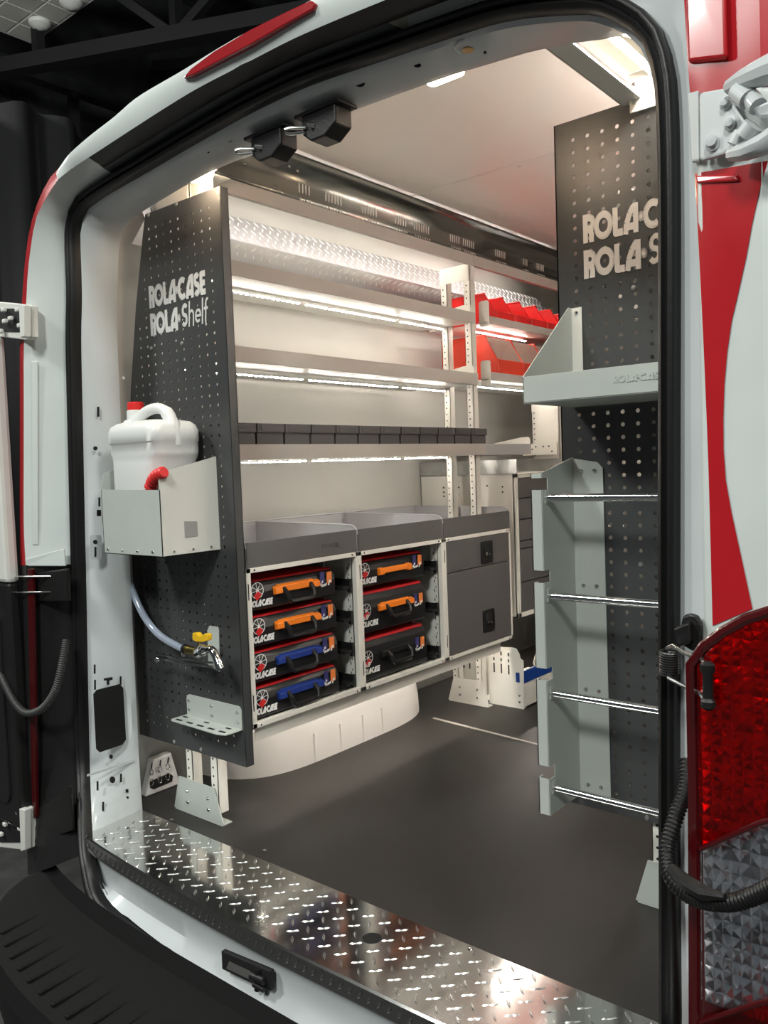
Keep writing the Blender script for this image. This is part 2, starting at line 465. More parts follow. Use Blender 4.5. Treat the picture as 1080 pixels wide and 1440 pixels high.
# inner edge of the jamb, 100 mm further in
JI_L0 = Y([(194, 1152), (189, 1079), (181, 920), (175.5, 795)], .10)
JI_L = [JI_L0[-1]]+Y([(172, 730), (164, 620), (158.5, 500), (156.5, 440), (158, 396), (159, 359), (161, 340), (165, 325), (173, 312)], .10)
JI_TL = [JI_L[-1]]+Y([(187, 301), (205, 289), (262, 255), (310, 231), (360, 212), (410, 189)], .10)
JI_TR = [JI_TL[-1]]+Y([(470, 162), (540, 135), (628, 104), (690, 85), (737, 71), (800, 58), (839, 53), (868, 48)], .10)
JI_R = [JI_TR[-1]]+[Vector(p) for p in ((.775, .1, 1.67), (.80, .1, 1.62), (.812, .1, 1.55), (.82, .1, 1.2), (.82, .1, .79))]
JI_R0 = [JI_R[-1]]+[Vector(p) for p in ((.818, .1, .3), (.815, .1, -.01))]
JI = curve([JI_L0, JI_L, JI_TL, JI_TR, JI_R, JI_R0])
def outward(c, i):
    t = c[min(i+1, len(c)-1)]-c[max(i-1, 0)]; n = Vector((-t.z, 0, t.x)); 
    return n.normalized()
JO = []
for i, p in enumerate(JI): JO.append(p+outward(JI, i)*.16+Vector((0, .004, 0)))
JS = [p+Vector((0, .012, 0)) for p in SI]
MIDJ = [a.lerp(b, .18)+outward(SI, i)*(-.006) for i, (a, b) in enumerate(zip(SI, JI))]
MB().loft([JS, MIDJ, JI, [p+Vector((0, .02, 0))+outward(JI, i)*.004 for i, p in enumerate(JI)], JO]).build('door_jamb', JAMB, van, smooth=True, angle=.9)
# rubber seal
PR = [(-.001, .020), (-.002, -.004), (.001, -.013), (.007, -.017), (.011, -.012), (.014, -.010), (.018, -.020), (.024, -.021), (.029, -.014), (.030, .004), (.028, .02)]
# lower run of the seal follows the bowed sill
SB = [SI[-1]]+[Vector(p) for p in ((.80, -.10, -.06), (.74, -.118, -.12), (.60, -.128, -.150), (.3, -.138, -.157), (0, -.141, -.158), (-.3, -.135, -.155), (-.60, -.120, -.140), (-.70, -.110, -.11), (-.745, -.098, -.05))]+[SI[0]]
SBc = catmull(SB, 60)
seal_curves = []
loop = SI+SBc[1:-1]
ctr = Vector((0, 0, .8))
for a, b in PR:
    c = []
    n = len(loop)
    for i, p in enumerate(loop):
        t = loop[(i+1) % n]-loop[i-1]; nn = Vector((-t.z, 0, t.x)).normalized()
        c.append(p+nn*a+Vector((0, b, 0)))
    seal_curves.append(c)
MB().loft(seal_curves, closed=True).build('door_seal', RUBBER, van, smooth=True, angle=1.3)
SO = [p+outward(SI, i)*.029+Vector((0, .004, 0)) for i, p in enumerate(SI)]
# left half outer curves, mirrored to the right
F2_L0 = Y([(44, 1230), (40, 1000), (36.4, 795)], -.09)
F2_L = [F2_L0[-1]]+Y([(33.5, 740), (33.5, 640), (33.5, 560), (33.5, 490), (36, 440), (38, 406), (39, 383), (44, 343), (51, 306), (67, 275), (81, 253)], -.09)
F2_T = [F2_L[-1]]+Y([(97, 240), (117, 226.5), (147, 207), (176, 188), (235, 150), (280, 123), (328, 98), (376, 72)], -.085)
F3_L0 = Y([(39, 1230), (34, 1000), (29, 795)], -.078)
F3_L = [F3_L0[-1]]+Y([(28, 740), (28, 640), (28, 560), (28, 490), (30, 440), (31.6, 414), (34.6, 373), (41, 326), (51, 290), (67, 255), (83, 236)], -.078)
F3_T = [F3_L[-1]]+Y([(97, 217), (125, 192), (161, 164), (194, 136), (255, 100), (300, 72), (345, 46)], -.095)
def close_mid(c):   # end the half curve at x = 0
    c = list(c); 
    if c[-1].x < 0: c.append(Vector((0, c[-1].y, c[-1].z+.004)))
    else: c[-1].x = 0
    return c
F2_T = close_mid(F2_T); F3_T = close_mid(F3_T)
F2 = curve([F2_L0, F2_L, F2_T]); F2 = F2+mir(F2)[1:]
F3 = curve([F3_L0, F3_L, F3_T]); F3 = F3+mir(F3)[1:]
F1 = []
for i in range(NP):
    s = SO[i]; f = F2[i]; top = min(1, max(0, (i-20)/14, 0)) * min(1, max(0, (NP-1-i-20)/14))
    p = s.lerp(f, .42); q = s.lerp(f, .42)
    F1.append(Vector((p.x, s.y-.040, p.z)))
F4 = []
for i, p in enumerate(F3):
    n_ = outward(F3, i)
    d_ = min((1.05-abs(p.x))/abs(n_.x) if abs(n_.x) > .05 else 9, (2.04-p.z)/n_.z if n_.z > .05 else 9); d_ = max(0, d_)
    F4.append(Vector((p.x+n_.x*d_, .30, p.z+n_.z*d_)))
F5 = [Vector((p.x, 3.32, p.z+.03)) for p in F4]
K0 = NS-1; A, B = 2*K0, NP-1-2*K0      # side / roof split indices
def sub(c, a, b): return c[a:b+1]
MB().loft([sub(c, K0, A+5) for c in (SO, F1, F2)]).build('rear_flange', WHITE, van, smooth=True, angle=.8)
MB().loft([sub(c, 0, K0) for c in (SO, F1, F2, F3, F4)]).build('lower_corner', BPLAST, van, smooth=True, angle=.8)
FR = []
for i in range(NP):
    s_ = SO[i]; n_ = outward(SI, i)
    d_ = min((.899-s_.x)/n_.x if n_.x > .05 else 9, (1.86-s_.z)/n_.z if n_.z > .05 else 9)
    FR.append(Vector((s_.x+n_.x*d_, -.034, s_.z+n_.z*d_)))
MB().loft([sub(c, B-14, NP-1) for c in (SO, FR)]).build('rear_flange', JAMB, van, smooth=True, angle=.8)
MB().loft([sub(c, A+5, B-14) for c in (SO, F1)]).build('roof_flange', mat('dark_grey_gloss', (.06, .066, .068), .25, coat=.4), van, smooth=True)
gap = [p+Vector((0, .03, -.01)) for p in F2]
MB().loft([sub(c, A+5, B-5) for c in (F1, gap, F2)]).build('roof_gap', RUBBER, van, smooth=True)
MB().loft([sub(c, A, B) for c in (F2, [a.lerp(b, .5)+Vector((0, -.006, 0)) for a, b in zip(F2, F3)], F3, F4, F5)]).build('roof_edge', WHITE, van, smooth=True, angle=.9)
MB().loft([sub(c, K0, A) for c in (F2, F3, F4, F5)]).build('side_panel', RED, van, smooth=True, angle=.9)
MB().box(1.050, 1.058, .04, 3.32, -.2, 1.92).build('side_panel', WHITE, van, bevel=.003)
# high brake light
BLu = [(256.5, 110), (268, 96), (300, 72), (350, 42), (400, 17), (436, 0), (443, 4), (440, 13), (400, 35), (350, 64), (300, 90), (270, 106)]
bl = MB().extr([at(a, b, 'y', -.104) for a, b in BLu], (0, .02, 0)).build('brake_light', mat('brake_lens', (.28, .006, .01), .18, coat=.8), van, bevel=.003)
# left flange details
def flange_pt(px, py): return at(px, py, 'y', min(-.030, -.088+(px-33)/60*.075)-.003)
MB().tube([flange_pt(70, 300), flange_pt(63, 330), flange_pt(57, 365), flange_pt(55, 392)], .006, 8).build('flange_bead', WHITE, van, smooth=True)
MB().extr([flange_pt(46, 508), flange_pt(54, 508), flange_pt(55, 766), flange_pt(47, 766)], (0, -.004, 0)).build('flange_strip', WHITE, van, bevel=.0015)
MB().extr([flange_pt(37, 786), flange_pt(92, 771), flange_pt(94, 796), flange_pt(40, 796)], (0, -.006, 0)).build('flange_foot', WHITE, van, bevel=.003)
MB().extr([at(a, b, 'y', -.094) for a, b in ((38, 800), (45, 800), (51, 1150), (45, 1150))], (0, .01, 0)).build('tail_light_edge', mat('dark_red_lens', (.05, .002, .003), .3), van, bevel=.002)
# right rear corner: red graphic over the white paint
def facep(a, b): return at(a, b, 'y', -.05)
iR = NP-1
def body_y(x):    # rear surface of the right corner
    return -.036-(x-.90)*.54 if x > .9 else -.036
def on_body(px, py, off=.004):
    y = -.05
    for _ in range(8):
        p = at(px, py, 'y', y); y = body_y(p.x)-off
    return at(px, py, 'y', y)
corner = MB()
zz = [-.2+.1*i for i in range(21)]
def sill_poly(): pass
# rear corner skin rebuilt as a smooth post from aperture to outer corner
cs = [(.896, -.030), (.900, -.036), (.906, -.041), (.96, -.068), (1.0, -.090), (1.03, -.085), (1.048, -.05), (1.055, .05)]
rows = []
for z in [-.2, .2, .6, .8, 1.0, 1.2, 1.4, 1.55, 1.66, 1.8, 1.9]:
    rows.append([Vector((x, y, z)) for x, y in cs])
MB().loft(rows).build('rear_corner', WHITE, van, smooth=True, angle=.45)
def body_y(x):
    if x < cs[0][0]: return cs[0][1]
    for (x0, y0), (x1, y1) in zip(cs, cs[1:]):
        if x0 <= x <= x1: return y0+(y1-y0)*(x-x0)/(x1-x0)
    return -.09
def graphic(name, left, right, m, off=.0015, th=.001):
    """strip between two pixel polylines laid on the corner skin"""
    mb = MB(); n = 14
    def samp(pl, k):
        y0, y1 = pl[0][1], pl[-1][1]; y = y0+(y1-y0)*k/n
        for (xa, ya), (xb, yb) in zip(pl, pl[1:]):
            if ya <= y <= yb: return xa+(xb-xa)*(y-ya)/max(1e-6, yb-ya), y
        return pl[-1]
    cs_ = []
    M = 8
    grid = []
    for k in range(n+1):
        a = samp(left, k); b = samp(right, k)
        grid.append([on_body(a[0]+(b[0]-a[0])*j/M, a[1]+(b[1]-a[1])*j/M, off) for j in range(M+1)])
    mb.loft(grid)
    return mb.build(name, m, van, smooth=True, angle=.6)
graphic('red_graphic', [(977, 244), (982, 337), (989.6, 490), (995.7, 640), (999, 760), (1002, 880)], [(1080, 226), (1073, 256), (1064, 279), (1047.6, 371), (1024.7, 469), (1017, 560), (1017.5, 640), (1022, 690), (1035.5, 752), (1058, 856)], RED)
graphic('red_graphic', [(959, -60), (962, 0), (967, 89), (970.5, 132)], [(1082, -60), (1083, 0), (1084, 89), (1086, 120)], RED)
# raised red box pressings next to the hinge
def pressing(poly, d):
    MB().extr([on_body(a, b, .001) for a, b in poly], (0, -d, 0)).build('pressing', RED, van, bevel=.006, seg=3)
pressing([(966, -60), (1022, -60), (1024, 0), (1026, 86), (971, 92)], .012)
pressing([(980, 248), (1036, 246), (1040, 256), (982, 259)], .006)
# hinge on the right
def hp(a, b, off=.012): return on_body(a, b, off)
hin = MB().extr([hp(987, 136), (hp(992, 132)), hp(1026, 126), hp(1034, 150), hp(1052, 175), hp(1040, 196), hp(1028, 214), hp(1020, 220), hp(992, 228), hp(987, 226)], (0, -.010, 0)).build('hinge', JAMB, van, bevel=.003)
MB().extr([hp(971, 134, .003), hp(986, 130, .003), hp(987, 229, .003), hp(976, 231, .003)], (0, -.012, 0)).build('hinge_base', JAMB, hin, bevel=.003)
for a, b, r in ((1003, 200, .0125), (1028, 174, .0095), (1021, 146, .0085)):
    p = hp(a, b, .022); MB().lathe([(r, 0), (r, .004), (r*.62, .0045), (r*.6, .010), (r*.1, .0105)], p, (0, -1, 0), 12).build('bolt', JAMB, hin, smooth=True, angle=.6)
q = lambda a, b, o=.03: on_body(a, b, o)
MB().tube([q(1027, 122), q(1045, 112, .04), q(1065, 104, .05), q(1085, 96, .06), q(1120, 84, .08)], [.010, .013, .016, .018, .02], 10).build('hinge_arm', JAMB, hin, smooth=True)
MB().tube([q(1030, 216), q(1050, 212, .04), q(1075, 202, .05), q(1095, 190, .06), q(1130, 170, .08)], [.010, .012, .014, .016, .02], 10).build('hinge_arm', JAMB, hin, smooth=True)
MB().cyl(q(1036, 128, .045), q(1052, 140, .045), .012).cyl(q(1052, 134, .04), q(1066, 150, .05), .011).build('hinge_knuckle', JAMB, hin, smooth=True, angle=.6)
MB().cyl(q(1060, 176, .045), q(1048, 192, .045), .013).cyl(q(1042, 186, .035), q(1032, 204, .04), .009).build('hinge_knuckle', JAMB, hin, smooth=True, angle=.6)
MB().extr([q(1058, 158, .035), q(1130, 128, .05), q(1140, 168, .05), q(1074, 172, .035)], (0, -.016, 0)).build('hinge_leaf', JAMB, hin, bevel=.004)
# tail light
TY = -.118
REFL = mat('faceted_reflector', (.90, .90, .92), .17, metal=.85)
tl = MB().extr([at(a, b, 'y', TY+.03) for a, b in ((966, 925), (985, 903), (1015, 882), (1050, 864), (1090, 852), (1150, 845), (1150, 1500), (967, 1500))], (0, .06, 0)).build('tail_light', mat('tail_housing', (.10, .003, .004), .25, coat=.6), van, bevel=.006)
TL_OUT = [(966, 925), (985, 903), (1015, 882), (1050, 864), (1090, 852), (1150, 845), (1150, 1500), (967, 1500)]
TL_IN = [(981, 936), (996, 916), (1020, 896), (1052, 878), (1090, 866), (1140, 862), (1140, 1480), (986, 1480)]
def reflector(poly, name, rows_, cols_, amp, seed, y, clip=None):
    """faceted mirror bowl behind the lens"""
    rnd = random.Random(seed); mb = MB()
    (x0, z0), (x1, z1) = poly
    P = lambda u, v: (x0+(x1-x0)*u, z0+(z1-z0)*v)
    for i in range(rows_):
        for j in range(cols_):
            pc = P((j+.5)/cols_, (i+.5)/rows_)
            if clip and not clip(*pc): continue
            u0, u1 = j/cols_, (j+1)/cols_; v0, v1 = i/rows_, (i+1)/rows_
            a, b, c, d = P(u0, v0), P(u1, v0), P(u1, v1), P(u0, v1)
            m = P((u0+u1)/2+rnd.uniform(-.3, .3)/cols_, (v0+v1)/2+rnd.uniform(-.3, .3)/rows_)
            h = rnd.uniform(.3, 1)*amp
            mb.add([(a[0], y, a[1]), (b[0], y, b[1]), (c[0], y, c[1]), (d[0], y, d[1]), (m[0], y-h, m[1])], [(0, 1, 4), (1, 2, 4), (2, 3, 4), (3, 0, 4)])
    return mb
def tz(py): return at(1030, py, 'y', TY).z
def tx(px): return at(px, 1150, 'y', TY).x
reflector([(tx(978), tz(1192)), (tx(1150), tz(850))], 'r', 26, 11, .0075, 3, TY+.028, lambda x, z: z < tz(930)+(x-tx(978))*1.1 and z < tz(880)+(x-tx(1030))*.45).build('reflector', REFL, tl)
reflector([(tx(978), tz(1440)), (tx(1150), tz(1150))], 'r', 16, 12, .0075, 5, TY+.027).build('reflector', REFL, tl)
RL = [(981, 936), (996, 916), (1020, 896), (1052, 878), (1090, 866), (1150, 858), (1150, 1136), (1069, 1155), (985, 1192)]
MB().extr([at(a, b, 'y', TY) for a, b in RL], (0, .005, 0)).build('red_lens', LENSR, tl)
CL = [(985, 1196), (1069, 1158), (1150, 1138), (1150, 1390), (1069, 1408), (986, 1434)]
MB().extr([at(a, b, 'y', TY) for a, b in CL], (0, .005, 0)).build('clear_lens', LENSC, tl)
MB().extr([at(a, b, 'y', TY) for a, b in ((986, 1440), (1069, 1412), (1150, 1394), (1150, 1500), (986, 1500))], (0, .005, 0)).build('red_lens', LENSR, tl)
TB = mat('red_rim', (.055, .002, .003), .22, coat=.7)
def rim(pl, wpx):
    mb = MB(); pts = [at(a, b, 'y', TY-.002) for a, b in pl]; mb.tube(pts, wpx, 8); mb.build('lens_rim', TB, tl, smooth=True)
rim([(976, 1500), (976, 1300), (975, 1100), (972, 935), (990, 909), (1018, 888), (1051, 870), (1090, 858), (1150, 850)], .008)
rim([(984, 1194), (1069, 1157), (1150, 1137)], .004)
rim([(984, 1438), (1069, 1410), (1150, 1392)], .004)
# rubber stop, check spring and wiring conduit on the right
MB().extr([on_body(a, b, .003) for a, b in ((961, 875), (964, 864), (974, 861), (984, 865), (990, 876), (990, 905), (978, 915), (962, 905))], (0, -.012, 0)).build('door_stop', BPLAST, van, bevel=.004)
MB().extr([on_body(a, b, .012) for a, b in ((953, 881), (975, 872), (978, 900), (958, 908))], (0, -.02, 0)).build('door_stop', RUBBER, van, bevel=.003)
ck = []
for k in range(10*14+1):
    t = 2*PI*k/14; py = 915+34*k/140
    c = at(941, py, 'y', -.06); ck.append(c+Vector((.0125*math.cos(t), .0125*math.sin(t), 0)))
sp = MB().tube(ck, .0022, 6).build('check_spring', STEEL if False else mat('dark_spring', (.05, .05, .05), .35, metal=.8), van, smooth=True)
MB().tube([at(938, 912, 'y', -.075), at(946, 908, 'y', -.08), at(962, 918, 'y', -.095), at(987, 927, 'y', -.125), at(995, 938, 'y', -.135)], .0032, 8).build('check_rod', STEEL, sp, smooth=True)
MB().tube([at(940, 953, 'y', -.075), at(947, 957, 'y', -.08), at(965, 966, 'y', -.095), at(986, 977, 'y', -.125), at(993, 988, 'y', -.135)], .0032, 8).build('check_rod', STEEL, sp, smooth=True)
MB().lathe([(.006, 0), (.010, .004), (.010, .012), (.007, .016), (.007, .048), (.010, .054), (.010, .062), (.005, .066)], at(996, 998, 'y', -.137), (0, 0, 1), 12).build('roller', BPLAST, sp, smooth=True, angle=.6)
def conduit(path, r, name, m=RUBBER, pitch=.006):
    L = sum((Vector(path[i+1])-Vector(path[i])).length for i in range(len(path)-1))
    n = max(20, int(L/pitch)*4); c = catmull(path, n)
    rr = [r*(1.0 if (i % 4) in (0, 1) else .84) for i in range(n)]
    return MB().tube(c, rr, 10).build(name, m, van, smooth=True, angle=.9)
cd = conduit([at(966, 1070, 'y', -.05), at(964, 1110, 'y', -.08), at(950, 1150, 'y', -.11), at(938, 1195, 'y', -.14), at(945, 1235, 'y', -.17), at(975, 1262, 'y', -.19), at(1020, 1270, 'y', -.21), at(1060, 1260, 'y', -.22), at(1110, 1235, 'y', -.24)], .0115, 'wiring_conduit')
MB().tube([at(944, 1222, 'y', -.178), at(960, 1238, 'y', -.195), at(990, 1256, 'y', -.21), at(1020, 1262, 'y', -.222)], [.008, .011, .011, .004], 8).build('conduit_sleeve', RUBBER, cd, smooth=True)
# sill face below the plate
low_curves = []
SL_T = [Vector((x, y+.002, -.03)) for x, y in FRONT]
SLc = catmull(SL_T, 60)
seal_line = list(reversed(SBc))
def drop(c, dz, dy): return [Vector((p.x, p.y+dy, p.z+dz)) for p in c]
e2 = []
for i, p in enumerate(SLc):
    x = p.x*.995; s = min(seal_line, key=lambda q: abs(q.x-x)); e2.append(Vector((x, s.y+.012, s.z+.004)))
mid = [Vector((a.x, a.y+.012, -.060)) for a in SLc]
low2 = [Vector((a.x, a.y+.016, -.118)) for a in SLc]
sf = MB().loft([SLc, mid, low2, e2]).build('sill_face', JAMB, van, smooth=True, angle=.7)
LP = [(311, 1337), (380, 1366), (380, 1394), (312, 1363)]
MB().extr([at(a, b, 'y', -.129) for a, b in LP], (0, .012, 0)).build('latch_recess', DARK, sf, bevel=.002)
MB().extr([at(a, b, 'y', -.1295) for a, b in ((322, 1352), (352, 1366), (352, 1378), (318, 1362))], (0, .002, 0)).build('latch_floor', DGREY, sf)
st = MB()
st.cyl(at(363, 1362, 'y', -.131), at(362, 1392, 'y', -.131), .007).cyl(at(354, 1372, 'y', -.134), at(372, 1380, 'y', -.134), .009).cyl(at(357, 1384, 'y', -.135), at(371, 1392, 'y', -.135), .006)
st.build('latch_striker', BPLAST, sf, smooth=True, angle=.6)
# bumper with moulded step
def bump_mesh():
    mb = MB(); N = 60; curves = []
    inner, edge, lowc, bot, back = [], [], [], [], []
    for k in range(N+1):
        u = -1+2*k/N; x = 1.04*u
        b = 1-abs(u)**4
        inner.append(Vector((x*.97, -.10-.075*b, -.150)))
        edge.append(Vector((x, -.14-.285*b**.7, -.165)))
        lowc.append(Vector((x*1.005, -.15-.295*b**.7, -.20)))
        bot.append(Vector((x*.99, -.13-.27*b**.7, -.42)))
    lip0 = [p+Vector((0, .02, .035)) for p in inner]
    mb.loft([lip0, inner, edge, lowc, bot]); return mb
bu = bump_mesh().build('rear_bumper', BUMPER, van, smooth=True, angle=.6)
for k in range(26):
    x = -.80+k*.064; u = x/1.04; b = 1-abs(u)**4
    y0 = -.10-.075*b-.035; y1 = -.14-.285*b**.7+.022
    MB().box(x, x+.012, y1, y0, -.170, -.156).build('rib', BUMPER, bu, bevel=.003)
# left side beyond the pillar: door edge, hinges, check rods, conduit
dr = MB().box(-1.80, -1.075, -.125, -.085, .70, 1.42).build('rear_door', SAND, van, bevel=.012)
MB().box(-1.80, -1.085, -.12, -.08, -.05, .70).build('door_lower', BPLAST, dr, bevel=.01)
MB().prism(rrect(-1.74, -1.15, .78, 1.34, .05), 'y', -.131, -.120).build('door_pressing', WHITE, dr, bevel=.005)
MB().prism(rrect(-1.72, -1.14, .02, .62, .04), 'y', -.127, -.115).build('door_trim', BPLAST, dr, bevel=.004)
def hinge_left(y0, y1, z_y):
    h = MB().extr([at(a, b, 'y', -.10) for a, b in ((-30, y0), (20, y0+4), (44, y0+7), (45, y1-4), (36, y1), (-30, y1-8))], (0, .02, 0)).build('hinge', SAND, van, bevel=.003)
    MB().extr([at(a, b, 'y', -.105) for a, b in ((36, y0+6), (44, y0+8), (44, y1-4), (38, y1-2))], (0, -.02, 0)).build('hinge_leaf', SAND, h, bevel=.002)
    for k, (a, b) in enumerate(((8, 14), (10, 30), (28, 14), (31, 36), (18, 26), (4, 44))):
        p = at(a, y0+b, 'y', -.108); MB().box(p.x-.009, p.x+.009, p.y-.012, p.y, p.z-.006, p.z+.006).build('hinge_knuckle', SAND, h, bevel=.003)
    MB().extr([at(a, b, 'y', -.1015) for a, b in ((0, y0+12), (34, y0+12), (34, y1-12), (0, y1-12))], (0, -.002, 0)).build('hinge_slot', DARK, h)
hinge_left(422, 478, 0)
hinge_left(1128, 1196, 0)
MB().extr([at(a, b, 'y', -.085) for a, b in ((36, 1150), (98, 1105), (102, 1168), (40, 1190))], (0, .01, 0)).build('hinge_pocket', BPLAST, van, bevel=.003)
for z in (811, 833):
    MB().tube([at(-20, z, 'y', -.10), at(40, z, 'y', -.10), at(88, z-1, 'y', -.06)], .0025, 6).build('check_rod', STEEL, van, smooth=True)
MB().extr([at(a, b, 'y', -.075) for a, b in ((50, 806), (90, 800), (92, 846), (52, 846))], (0, .02, 0)).build('door_stop', BPLAST, van, bevel=.005)
conduit([at(-8, 930, 'y', -.12), at(8, 965, 'y', -.13), at(22, 990, 'y', -.135), at(38, 1003, 'y', -.135), at(60, 996, 'y', -.12), at(78, 970, 'y', -.10), at(88, 930, 'y', -.08), at(93, 900, 'y', -.06)], .0115, 'wiring_conduit', mat('grey_conduit', (.03, .03, .03), .5))
# openings and fittings on the painted left pillar
def pil(px, py, off=.0):
    k = min(1, max(0, (py-300)/850))
    return at(px, py, 'x', -.832+.006*k+.008)
def slot(poly, m=DARK, name='slot'):
    MB().extr([pil(a, b) for a, b in poly], (.0012, 0, 0)).build(name, m, van)
def vslot(px, py, wd, h): slot([(px-wd/2, py-h/2), (px+wd/2, py-h/2), (px+wd/2, py+h/2), (px-wd/2, py+h/2)])
def rslot(px, py, rx, ry): slot([(px+rx*math.cos(k*PI/6), py+ry*math.sin(k*PI/6)) for k in range(12)])
rslot(140, 361, 3.6, 4.5); rslot(140, 371, 1.8, 1.8); vslot(140, 380, 3, 4)
rslot(131.5, 424, 3.2, 5); vslot(141.5, 425, 2.6, 14)
vslot(138, 579, 3, 14); rslot(134, 630.5, 3, 3); vslot(139.5, 706, 2.6, 13); vslot(139, 721.5, 6, 9)
MB().extr([pil(a, b) for a, b in rrectp] if False else [pil(a, b) for a, b in rrect(126, 143, 752, 787, 4)], (.0006, 0, 0)).build('pressing', JAMB, van, bevel=.001)
for a, b, c, d in ((133.5, 762, 3, 3), ): 
    MB().extr([pil(a+c*math.cos(k*PI/6), b+d*math.sin(k*PI/6))+Vector((.001, 0, 0)) for k in range(12)], (.001, 0, 0)).build('slot', DARK, van)
MB().extr([pil(a, b)+Vector((.001, 0, 0)) for a, b in ((132.5, 769), (135, 769), (135, 783), (132.5, 783))], (.001, 0, 0)).build('slot', DARK, van)
vslot(133, 941, 2.4, 13); vslot(133.5, 963, 2.4, 14); vslot(169.5, 957, 2.4, 12)
slot([(146, 954), (158, 952), (158, 956), (153.5, 957), (153.5, 963), (150, 963), (150, 957), (146, 957)])
slot([(131, 976), (136, 970), (168, 962), (173, 967), (177, 1040), (172, 1047), (140, 1058), (135, 1053)], BPLAST, 'pillar_cover')
rslot(156, 1064, 2.6, 3); rslot(158, 1096.5, 4, 4.8); vslot(170, 1094, 2.6, 12); vslot(137, 1105, 2.6, 13); vslot(145, 1134, 2.6, 13); vslot(178.5, 1112, 3.6, 4.5); rslot(179, 1121.5, 2, 2); rslot(161, 1152, 4, 6)
MB().extr([pil(a, b) for a, b in ((122, 1089), (186, 1067), (188, 1069), (188, 1071), (122, 1092))], (.003, 0, 0)).build('pillar_step', JAMB, van, bevel=.001)
# holes and lamps of the header
def hd(px, py):
    return at(px, py, 'y', .05)-ray(px, py)*.010
for a, b, rx, ry in ((506, 118, 7, 4), (320, 197, 6.5, 3), (207, 252, 6, 2.2), (587, 92, 5, 2.5), (684.5, 55, 2.5, 1.6), (682, 74, 2.2, 1.4), (293, 214, 1.5, 1.2)):
    MB().extr([hd(a+rx*math.cos(k*PI/6), b+ry*math.sin(k*PI/6)-1) for k in range(12)], (0, 0, -.002)).build('header_hole', DARK, van)
p = hd(658, 65)
dl = MB().lathe([(.026, 0), (.024, -.002), (.020, .006), (.012, .010), (.001, .011)], p, (0, 0, 1), 20).build('lamp_socket', JAMB, van, smooth=True)
MB().lathe([(.011, -.004), (.010, -.002), (.001, 0)], p+Vector((-.004, .006, 0)), (0, 0, 1), 14).build('amber_bulb', mat('amber_glass', (.75, .42, .16), .2), dl, smooth=True)
def pod(x, y, name):
    z1 = 1.755
    b = MB().prism([(x, y), (x+.132, y), (x+.132, y+.06), (x, y+.06)], 'z', z1-.006, z1+.002).build('latch_plate', BPLAST, van, bevel=.003)
    pr = [(x+.02, 1.75), (x+.02, 1.712), (x+.045, 1.692), (x+.085, 1.692), (x+.118, 1.712), (x+.118, 1.75)]
    MB().prism(pr, 'y', y+.004, y+.056).build('latch_box', BPLAST, b, bevel=.004)
    MB().tube([(x+.03, y+.002, 1.714), (x+.0, y-.008, 1.716), (x-.012, y-.010, 1.720), (x-.012, y-.012, 1.728), (x+.0, y-.010, 1.728), (x+.035, y+.002, 1.722)], .0035, 8).build('striker_loop', STEEL, b, smooth=True)
    MB().cyl((x+.055, y+.006, 1.722), (x+.046, y-.008, 1.724), .006, .003).build('latch_pin', STEEL, b, smooth=True)
pod(-.135, .030, 'a'); pod(.028, .030, 'b')

